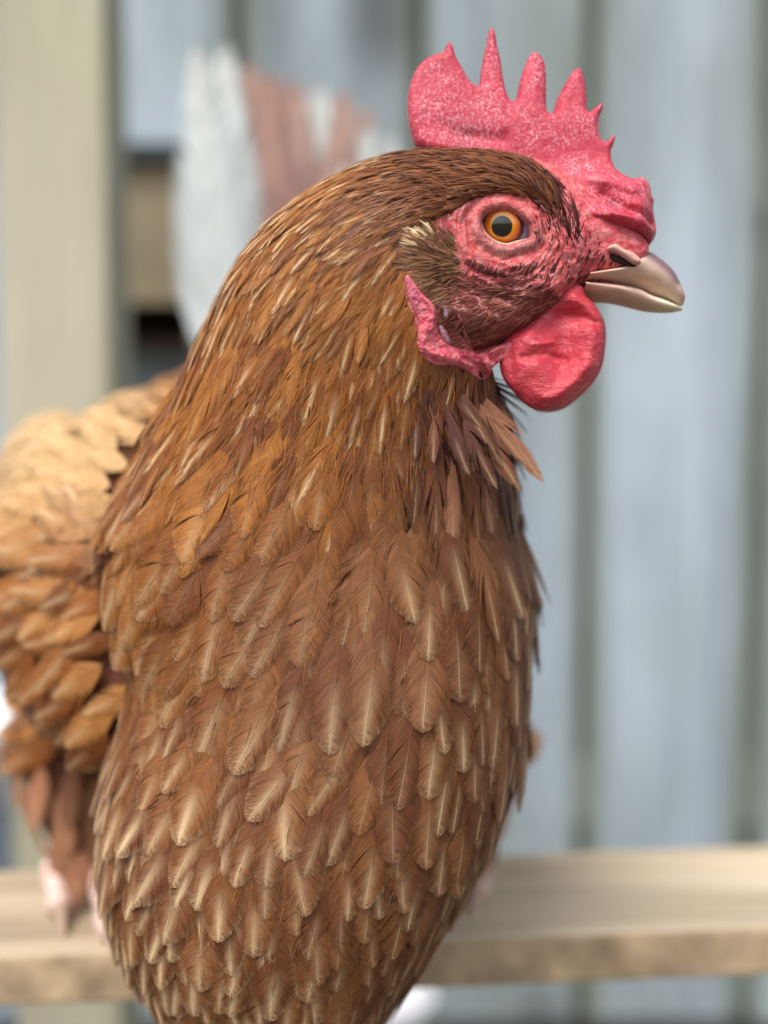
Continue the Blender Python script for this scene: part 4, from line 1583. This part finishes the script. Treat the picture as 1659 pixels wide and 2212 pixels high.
it = []
it += scatter(CHEEK, 1100, lambda x, y: (-.9, .38 - .4 * (y < 640)), 30, 1.1, [srgb(124, 66, 56), srgb(140, 82, 66), srgb(100, 52, 46), srgb(160, 104, 84)])
it += scatter([(955, 610), (1060, 585), (1180, 600), (1230, 640), (1190, 660), (1080, 640), (980, 650)], 260, lambda x, y: (-.95, .25), 26, 1.2, [srgb(110, 52, 48), srgb(96, 44, 40)])
it += scatter(EART, 1000, lambda x, y: (-.85, -.35 + .012 * (y - 540)), 34, 1.5, [srgb(122, 84, 58), srgb(96, 62, 42), srgb(140, 100, 70)])
it += scatter([(862, 512), (900, 496), (935, 492), (940, 510), (905, 530), (880, 545)], 520, lambda x, y: (-.85, -.3 + .01 * (y - 520)), 30, 1.5, [srgb(236, 212, 172), srgb(220, 190, 146), srgb(196, 158, 118)])
BROW = [(1105, 335), (1165, 352), (1222, 402), (1258, 480), (1262, 520), (1235, 525), (1200, 480), (1150, 430), (1110, 395)]
it += scatter(BROW, 260, lambda x, y: flow(x, y), 44, 1.5, [srgb(84, 42, 34), srgb(104, 54, 42), srgb(64, 32, 28)], bend=.1)
it += scatter([(1160, 440), (1230, 520), (1270, 500), (1330, 560), (1310, 610), (1230, 610), (1180, 560), (1150, 500)], 130, lambda x, y: (-.35, -1) if y < 540 else (-.3, .8), 17, 1.5, [srgb(92, 40, 42), srgb(70, 32, 34)], bend=.1)
it += scatter([(1010, 555), (1060, 570), (1130, 560), (1200, 570), (1200, 600), (1080, 590), (1000, 590)], 150, lambda x, y: (-.6, .8), 15, 1.2, [srgb(88, 44, 44)], bend=.1)
CROWN = [(880, 326), (1040, 322), (1110, 332), (1150, 350), (1190, 385), (1195, 425), (1160, 424), (1110, 406), (1060, 408), (1010, 426), (960, 454), (870, 498), (800, 540), (720, 520), (740, 400)]
it += scatter(CROWN, 3000, lambda x, y: flow(x, y), 48, 1.6, [srgb(124, 74, 44), srgb(108, 62, 40), srgb(146, 92, 54), srgb(92, 52, 36)], bend=.2)
strips('face_bristles', it, hen)

# ---- stray barbs that stand loose over neck and breast
HENO = [(900, 345), (760, 375), (650, 440), (560, 520), (470, 660), (400, 830), (320, 980), (260, 1150), (290, 1400), (250, 1650), (245, 1850), (320, 2080), (440, 2200), (800, 2190), (900, 2080), (1010, 1880), (1090, 1680), (1130, 1450), (1140, 1250), (1100, 1060), (1060, 880), (990, 815), (925, 790), (890, 720), (858, 600), (862, 520)]
loose = []
for n_, L_, w_, cols_, keep_ in ((1700, 44, .6, NECK_C, lambda x, y: 1.0 if y < 1050 else .08), (900, 46, .5, BREAST_C, lambda x, y: .06 if y < 1000 else 1.0)):
    for p0, t_, n__, LL, ww, c_, bd in scatter(HENO, n_, lambda x, y: flow(x, y), L_, w_, cols_, keep=keep_, bend=.1):
        a_ = rng.normal() * .08
        t2 = t_ * math.cos(a_) + np.cross(n__, t_) * math.sin(a_)
        loose.append((p0 + n__ * rng.uniform(.0004, .0018), t2, n__, LL, ww, c_ * rng.uniform(.8, 1.1), bd))
strips('loose_barbs', loose, hen)

# ---- legs: shank, toes and claws
def leg(pts_hock, foot, toes, name='leg'):
    l_ = np.array([pts_hock, (np.array(pts_hock) * .5 + np.array(foot) * .5) + np.array([0, -.004, 0]), foot])
    s_ = spline(l_, np.linspace(0, 2, 14))
    v, q = tube(s_, np.interp(np.linspace(0, 1, 14), [0, .5, 1], [.0085, .0062, .0085]), 14)
    g = mesh_obj(name, v, q, foot_m, hen)
    for tp in toes:
        t_ = spline(np.array([foot] + tp), np.linspace(0, len(tp), 22))
        rr_ = .0070 * (1 - .35 * np.linspace(0, 1, 22)) * (1 + .10 * np.cos(np.linspace(0, 1, 22) * 4 * 2 * math.pi))
        v, q = tube(t_, rr_, 14)
        tob = mesh_obj('toe', v, q, foot_m, g)
        e1, e0 = t_[-1], t_[-3]
        dd = (e1 - e0) / np.linalg.norm(e1 - e0)
        cl = np.array([e1 - dd * .003, e1 + dd * .006 + [0, 0, .0005], e1 + dd * .013 - [0, 0, .003]])
        v, q = tube(spline(cl, np.linspace(0, 2, 8)), np.linspace(.0036, .0006, 8), 10)
        mesh_obj('claw', v, q, claw_m, tob)
    return g


def rp(px, py, up=0.0):
    p = rail_pt(px, py)
    return np.array([p[0], p[1], RZ + up])


f0 = rp(200, 1925, .009)
leg(P(175, 1875, .49), f0, [[rp(178, 1915, .021), rp(140, 1922, .022), rp(122, 1960, .014), rp(130, 2000, .007)], [rp(225, 1960, .016), rp(235, 2010, .006), rp(240, 2040, .005)], [rp(280, 1945, .015), rp(320, 1985, .006)], [rp(190, 1900, .007), rp(180, 1885, .006)]])
f1 = rp(1000, 1905, .009)
leg(P(1018, 1868, .49), f1, [[rp(1025, 1915, .018), rp(1040, 1930, .015), rp(1030, 1960, .006)], [rp(985, 1940, .016), rp(980, 1990, .006)], [rp(950, 1925, .015), rp(930, 1965, .006)], [rp(1005, 1885, .007), rp(1010, 1870, .006)]])
